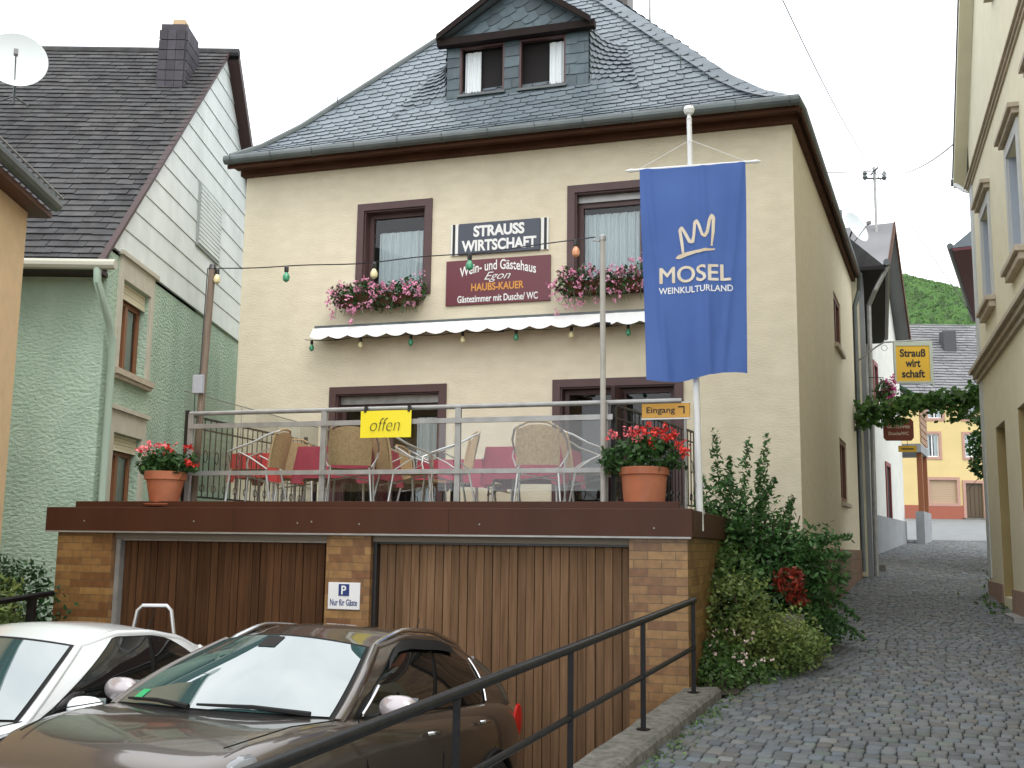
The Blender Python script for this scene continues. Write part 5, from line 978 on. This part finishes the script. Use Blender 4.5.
for _ in range(160): t=random.random(); b.leaf((-.1-.55*t+random.gauss(0,.04),0,2.0-.75*t+.9*t*t+random.gauss(0,.05)),.1,.7)
b.build('foliage',M_LEAF,bt); part('stem',M_STEM,bt,lambda b:(b.tube([(.5,0,-.5),(.3,0,1.5),(0,0,2.8)],[.06,.04,.01],6),b.tube([(.3,0,1.6),(-.3,0,1.9),(-.75,0,1.4)],[.02,.012,.005],5)))
# ================================================================= CARS
M_SGL=mat('car_windscreen',(.035,.075,.075),.015,spec=1.0); M_SGL.node_tree.nodes['Principled BSDF'].inputs['IOR'].default_value=2.25
M_SDG=mat('car_side_glass',(.006,.007,.007),.02,spec=.8); M_RUB=mat('black_rubber',(.008,.008,.008),.6,spec=.2); M_CHR=mat('satin_chrome',(.65,.65,.66),.18,metal=1); M_TAIL=mat('tail_lamp_red',(.45,.01,.01),.15,spec=.8); M_LENS=mat('lamp_lens',(.16,.17,.18),.08,spec=1)
M_TYRE=mat('tyre',(.018,.018,.018),.8); M_RIM=mat('alloy_rim',(.45,.45,.46),.3,metal=.8)
def car(name,label,loc,heading,tilt,paint,S,smc=None):
    r=root(name,label,'car',loc,0,rot=(0,-tilt,-(PI/2+heading)))
    # body: stations (x, half width, bottom z, shoulder z, centre z)
    b=MB(); st=S['body']; prof=[]
    vs=[]
    for (x,w_,zb_,zs,zt) in st:
        P=[(0,zb_),(w_*.80,zb_),(w_*.965,zb_+.05),(w_,zb_+.27),(w_*1.0,(zs+zb_)/2+.12),(w_*.975,zs-.10),(w_*.925,zs-.015),(w_*.85,zs+.35*(zt-zs)+.012),(w_*.60,zs+.72*(zt-zs)),(w_*.3,zt-.008),(0,zt)]
        full=[(x,y,z) for y,z in P]+[(x,-y,z) for y,z in P[-2:0:-1]]
        vs+=full
    n=20; m=len(st); fs=[(i*n+k,i*n+(k+1)%n,(i+1)*n+(k+1)%n,(i+1)*n+k) for i in range(m-1) for k in range(n)]+[tuple(range(n))[::-1],tuple(range((m-1)*n,m*n))]
    b.add(vs,fs,.5); o=b.build('body',paint,r,smooth=True,ang=180); q=o.modifiers.new('s','SUBSURF'); q.levels=2; q.render_levels=2
    body=o
    def L(a,c,t): return a+(c-a)*t
    C=S['cab']
    belt=lambda v: L(C['belt'][0],C['belt'][1],v)
    def roofz(v):
        k=C['roof']; i=min(int(v*(len(k)-1)),len(k)-2); f=v*(len(k)-1)-i; f=f*f*(3-2*f)*.5+f*.5; return L(k[i],k[i+1],f)
    def xf(t): return L(C['xf'][0],C['xf'][1],t)+.05*math.sin(t*PI)*.8
    def xr_(t): return L(C['xr'][0],C['xr'][1],t)-.06*math.sin(t*PI)
    def wd(v,t): return (L(C['wb'],C['wt'],t**1.15))*(1-C['tap']*v*v-.03*(1-v)**3)+.025*math.sin(t*PI)
    def side(v,t,s,o=0): return (L(xf(t),xr_(t),v),s*(wd(v,t)+o),L(belt(v),roofz(v),t)+o*.5)
    def front(u,t,o=0): w0=wd(0,t); return (xf(t)+C['bow']*(1-u*u)+o,u*w0,L(belt(0),roofz(0),t)+C['crown']*t*(1-u*u)+o)
    def rear(u,t,o=0): w0=wd(1,t); return (xr_(t)-.10*(1-u*u)-o,u*w0,L(belt(1),roofz(1),t)+C['crown']*t*(1-u*u)+o*.5)
    def top(u,v,o=0):
        a=front(u,1);c=rear(u,1); return (L(a[0],c[0],v),u*wd(v,1),roofz(v)+C['crown']*(1-u*u)+.012*math.sin(v*PI)+o)
    cb=MB()
    for s in (-1,1): cb.grid(lambda u,v:side(u,v*1.0,s) ,16,8,.5)
    cb.grid(lambda u,v:rear(2*u-1,v),12,8,.5); cb.grid(lambda u,v:top(2*u-1,v),14,14,.5); cb.grid(lambda u,v:front(2*u-1,v,-.004),12,8,.5)
    for s in (-1,1):
        cb.tube([side(0,t/10,s,-.012) for t in range(11)],[C['pil']]*11,8); cb.tube([side(v/16,1,s,-.018) for v in range(17)],.030,8); cb.tube([side(1,t/10,s,-.02) for t in range(11)],.045,8)
    cb.tube([front(u/8-1,1,-.02) for u in range(17)],.022,8)
    cab=cb.build('cabin',paint,r,smooth=True,ang=50)
    fr_=MB(); fr_.grid(lambda u,v:front((2*u-1)*.955,.0+v*.985,.006),14,10,.5); ws=fr_.build('windscreen_seal',M_RUB,cab,smooth=True,ang=180)
    part('windscreen',M_SGL,cab,lambda b:b.grid(lambda u,v:front((2*u-1)*.925,.04+v*.915,.011),16,12,.5),smooth=True,ang=180)
    part('rear_window',M_SDG,cab,lambda b:b.grid(lambda u,v:rear((2*u-1)*.85,.15+v*.75,.008),10,8,.5),smooth=True,ang=180)
    for s in (-1,1):
        v0,v1=S['side'][0],S['side'][-1]
        tb=lambda v:.05; 
        def tt(v):
            lo=S.get('arch'); 
            if lo: 
                k=max(0,min(1,(v-v0)/(v1-v0))); return .93*min(1,(k/.20)**.75 if k<.20 else 1)*(1 if k<.68 else 1-.55*((k-.68)/.32)**2.2)
            k=max(0,min(1,(v-v0)/(v1-v0))); return .91*min(1,((k+.02)/.13)**.7 if k<.11 else 1)*(1 if k<.75 else 1-.25*((k-.75)/.25)**2)
        def sg(a,c,o,ex): return lambda u,v:(lambda V:side(V,L(tb(V)-ex,tt(V)+ex,v),s,o))(L(a,c,u))
        part('window_seal',M_RUB,cab,lambda b:b.grid(sg(v0-.012,v1+.012,.006,.025),34,8,.5),smooth=True,ang=180)
        for a,c in zip(S['side'][:-1],S['side'][1:]): part('side_window',M_SDG,cab,lambda b:b.grid(sg(a+.014,c-.014,.011,0),16,8,.5),smooth=True,ang=180)
        if S.get('rails'):
            part('roof_rail',M_CHR,r,lambda b:b.tube([Vector(side(v,1,s,-.03))+Vector((0,0,.01+.055*math.sin(min(1,max(0,(v-.0)/.92))*PI)**.4)) for v in [i/20*.92 for i in range(21)]],.017,8),smooth=True)
            part('wind_deflector',M_RUB,cab,lambda b:b.grid(lambda u,v:(lambda V:side(V,tt(V)-.10+.15*v,s,.03-.01*v))(L(v0+.05,v1-.15,u)),24,3,.5),smooth=True)
            part('window_trim',M_CHR,cab,lambda b:b.tube([side(v1+.004,L(.08,.82,t/6),s,.02) for t in range(7)],.009,6)); part('window_trim',M_CHR,cab,lambda b:b.tube([side(v0+.01+.02*t/6,.06+.35*t/6,s,.014) for t in range(7)],.012,6))
        # mirror
        mx_,mz=S['mir']; my=S['mw']
        Q=Matrix.Translation((mx_,s*my,mz)); bb=MB(); bb.M=Q; bb.lathe([(.1*math.cos(q)**.7,.085*math.sin(q)-.01) for q in [R(-85+17*i) for i in range(11)]],(0,0,0),20,ax=Matrix.Diagonal((.72,1.2,.85)))
        mo=bb.build('mirror',smc or paint,r,smooth=True,ang=70); part('mirror_glass',M_SGL,mo,lambda b:b.box(mx_-.082,mx_-.076,s*my-.085,s*my+.085,mz-.05,mz+.05)); part('mirror_stalk',M_RUB,mo,lambda b:b.tube([(mx_+.02,s*(my-.10),mz-.06),(mx_+.03,s*(my-.22),mz-.09)],.022,6))
        # doors, handles, lamps
        def bw(x,z):
            for (a,c) in zip(st[:-1],st[1:]):
                if c[0]<=x<=a[0]:
                    k=(a[0]-x)/(a[0]-c[0]); return L(a[1],c[1],k)
            return .8
        for x,xt in S['seams']: part('door_seam',M_RUB,body,lambda b:b.tube([(x+(xt-x)*k/8,s*(bw(x,0)*(1.0-.0*k)*(1.0 if k<6 else 1-.027*(k-5))+.0005),.32+(S['shz']-.34)*k/8) for k in range(9)],.0045,4))
        for x,z in S['handles']: part('door_handle',M_CHR,r,lambda b:b.tube([(x-.075,s*(bw(x,z)*.992),z),(x-.05,s*(bw(x,z)+.022),z+.006),(x+.05,s*(bw(x,z)+.022),z+.006),(x+.075,s*(bw(x,z)*.992),z)],.012,6),smooth=True)
        tx,tz,tw,th=S['tail']; part('tail_light',M_TAIL,r,lambda b:b.lathe([(0,-.01),(1,0),(.9,.014),(.5,.022),(0,.025)],(tx,s*(bw(tx,tz)*.965),tz),16,ax=Matrix.Rotation(s*-PI/2,3,'X')@Matrix.Diagonal((tw,th,1))),smooth=True)
        hx,hz_,hy,hl=S['head']; part('headlight',M_LENS,r,lambda b:b.lathe([(0,-.02),(1,0),(.8,.03),(.4,.045),(0,.05)],(hx,s*hy,hz_),18,ax=Matrix.Rotation(s*-R(35),3,'X')@Matrix.Rotation(R(14),3,'Y')@Matrix.Diagonal((hl,.045,.5))),smooth=True)
        for x in S['axles']:
            wr=S['wr']; A=Matrix.Rotation(-s*PI/2,3,'X'); y0=s*(bw(x,.3)-.16)
            wm=part('wheel',M_TYRE,r,lambda b:b.lathe([(wr*.6,-.02),(wr*.95,0),(wr,.04),(wr,.15),(wr*.95,.185),(wr*.68,.18),(wr*.6,.16)],(x,y0,wr),32,ax=A),smooth=True)
            part('rim',M_RIM,wm,lambda b:(b.lathe([(wr*.66,.13),(wr*.66,.172),(wr*.60,.165),(wr*.56,.13)],(x,y0,wr),28,ax=A),[b.prism([(-.02,.05),(.02,.05),(.028,wr*.6),(-.028,wr*.6)],.150,.165,'z') if False else b.tube([Vector((x,y0+s*.165,wr)),Vector((x+wr*.6*math.cos(q*2*PI/5),y0+s*.155,wr+wr*.6*math.sin(q*2*PI/5)))],.022,6) for q in range(5)]))
            part('arch_trim',M_RUB if S.get('rails') else paint,body,lambda b:b.tube([(x+(wr+.055)*math.cos(q*PI/14),s*(bw(x,.4)+.004),wr+(wr+.055)*math.sin(q*PI/14)) for q in range(15)],.024,6))
            part('arch_liner',M_DARK,body,lambda b:b.lathe([(0,0),(wr+.045,0),(wr+.045,.004)],(x,s*(bw(x,.4)-.012),wr),28,ax=A))
    # wipers
    wz=belt(0); 
    def wip(u0,u1,t1):
        a=Vector(front(u0,.015,.03)); c=Vector(front(u1,t1,.028)); return [a,a.lerp(c,.5)+Vector((.005,0,.012)),c]
    for (u0,u1,t1) in S['wip']: part('wiper',M_RUB,r,lambda b:(b.tube(wip(u0,u1,t1),[.016,.012,.007],6)))
    part('cowl',M_RUB,r,lambda b:b.grid(lambda u,v:(lambda p:(p[0]+.012+.09*v,p[1],p[2]+.006-.012*v))(front((2*u-1)*.97,.0,0)),14,2,.5))
    part('bonnet_seam',M_RUB,body,lambda b:[b.tube([(x,y,z) for x,y,z in S['bseam']],.004,4)]); part('bonnet_seam',M_RUB,body,lambda b:b.tube([(x,-y,z) for x,y,z in S['bseam']],.004,4))
    ax_=top(0,S['ant']); part('aerial',M_RUB,r,lambda b:b.tube([ax_,(ax_[0]-.13,ax_[1],ax_[2]+.22)],[.006,.003],5))
    part('number_plate',M_WHITE,r,lambda b:b.box(st[-1][0]-.03,st[-1][0]-.015,-.26,.26,.62,.73)); return r,front,top,side
M_BRN=mat('brown_metallic',(.098,.080,.068),.3,(.093,.076,.064),metal=.65,coat=1); M_WPT=mat('white_car_paint',(.74,.77,.78),.35,coat=1)
SB=dict(body=[(2.06,.50,.38,.62,.66),(2.02,.72,.30,.70,.74),(1.86,.83,.24,.80,.83),(1.55,.875,.22,.90,.915),(1.2,.885,.22,.955,.97),(.95,.885,.22,.975,.99),(.6,.885,.22,.98,.985),(0,.88,.22,.99,.99),(-.7,.885,.22,1.02,1.02),(-1.3,.89,.24,1.05,1.05),(-1.75,.875,.26,1.05,1.05),(-1.99,.83,.30,1.0,1.0),(-2.08,.72,.36,.90,.90)],
 cab=dict(belt=(.965,1.04),roof=(1.385,1.475,1.48,1.44,1.36),xf=(.93,.15),xr=(-1.92,-1.62),wb=.79,wt=.575,tap=.10,bow=.20,crown=.055,pil=.036),side=(.06,.43,.79),rails=True,mir=(.62,1.06),mw=.97,seams=[(.72,.80),(-.32,-.30),(-1.12,-1.32)],shz=1.0,handles=[(-.12,.88),(-1.0,.93)],tail=(-1.88,.92,.10,.13),head=(1.80,.80,.74,.11),axles=(1.27,-1.26),wr=.335,wip=[(.82,-.05,.05),(-.10,-.80,.06)],bseam=[(.98,.80,.985),(1.4,.74,.955),(1.8,.62,.86)],ant=.93)
bc_,fB,tB,sB=car('brown_car','glossy brown crossover car with silver roof rails parked before the light garage door',(-1.37,7.19,-.30),.348,.118,M_BRN,SB,mat('mirror_cap_reflection',(.40,.36,.37),.3,metal=.4,coat=1))  # body-coloured mirror caps painted pale, the reflection on them put into the colour
st_=mat('green_sticker',(.02,.33,.12),.4); o=bpy.data.objects
part('emission_sticker',st_,bc_,lambda b:b.grid(lambda u,v:fB(-.80+.10*u,.08+.13*v,.014),3,3)); part('sensor_pod',M_DARK,bc_,lambda b:b.grid(lambda u,v:fB(-.10+.2*u,.80+.14*v,.014),3,3))
SW_=dict(body=[(1.93,.48,.36,.58,.60),(1.88,.70,.28,.66,.69),(1.7,.79,.22,.76,.79),(1.4,.82,.2,.84,.87),(1.05,.83,.2,.89,.92),(.8,.83,.2,.92,.94),(.4,.83,.2,.93,.94),(-.3,.83,.2,.94,.94),(-.9,.83,.2,.96,.96),(-1.4,.82,.22,.97,.97),(-1.72,.77,.26,.95,.95),(-1.88,.66,.32,.90,.90),(-1.93,.55,.42,.80,.8)],
 cab=dict(belt=(.91,.97),roof=(1.34,1.42,1.425,1.39,1.30),xf=(.86,.14),xr=(-1.80,-1.42),wb=.74,wt=.545,tap=.07,bow=.16,crown=.05,pil=.028),side=(.05,.48,.86),arch=True,mir=(.55,1.0),mw=.90,seams=[(.62,.70),(-.55,-.62)],shz=.93,handles=[(-.42,.82)],tail=(-1.75,.84,.10,.14),head=(1.55,.815,.70,.16),axles=(1.15,-1.2),wr=.30,wip=[(.75,-.1,.05),(-.1,-.8,.05)],bseam=[(.9,.74,.935),(1.3,.7,.90),(1.65,.6,.80)],ant=.95)
wc_,fW,tW,sW=car('white_car','small white hatchback with dark arched side windows parked left of the brown car',(-3.30,7.41,-.285),.247,.07,M_WPT,SW_)
rk=root('rear_carrier','silver tubular hoop of a rear cycle carrier rising behind the white car','cycle carrier',(-3.02,9.35,-.5))
part('hoop',M_ALU,rk,lambda b:b.tube([(-.24,0,.25),(-.20,0,1.0),(-.17,0,1.42),(-.13,0,1.66),(-.09,0,1.70),(.11,.02,1.70),(.15,.02,1.66),(.19,.02,1.42),(.22,.0,1.0),(.26,0,.25)],.018,8),smooth=True); part('tray',M_ALU,rk,lambda b:(b.box(-.5,.5,-.12,.12,.22,.27)),bevel=.01); part('stand',M_RUB,rk,lambda b:(b.tube([(0,-.25,.1),(0,0,.22)],.03,6),b.tube([(0,.05,-.05),(0,.05,.22)],.02,6)))
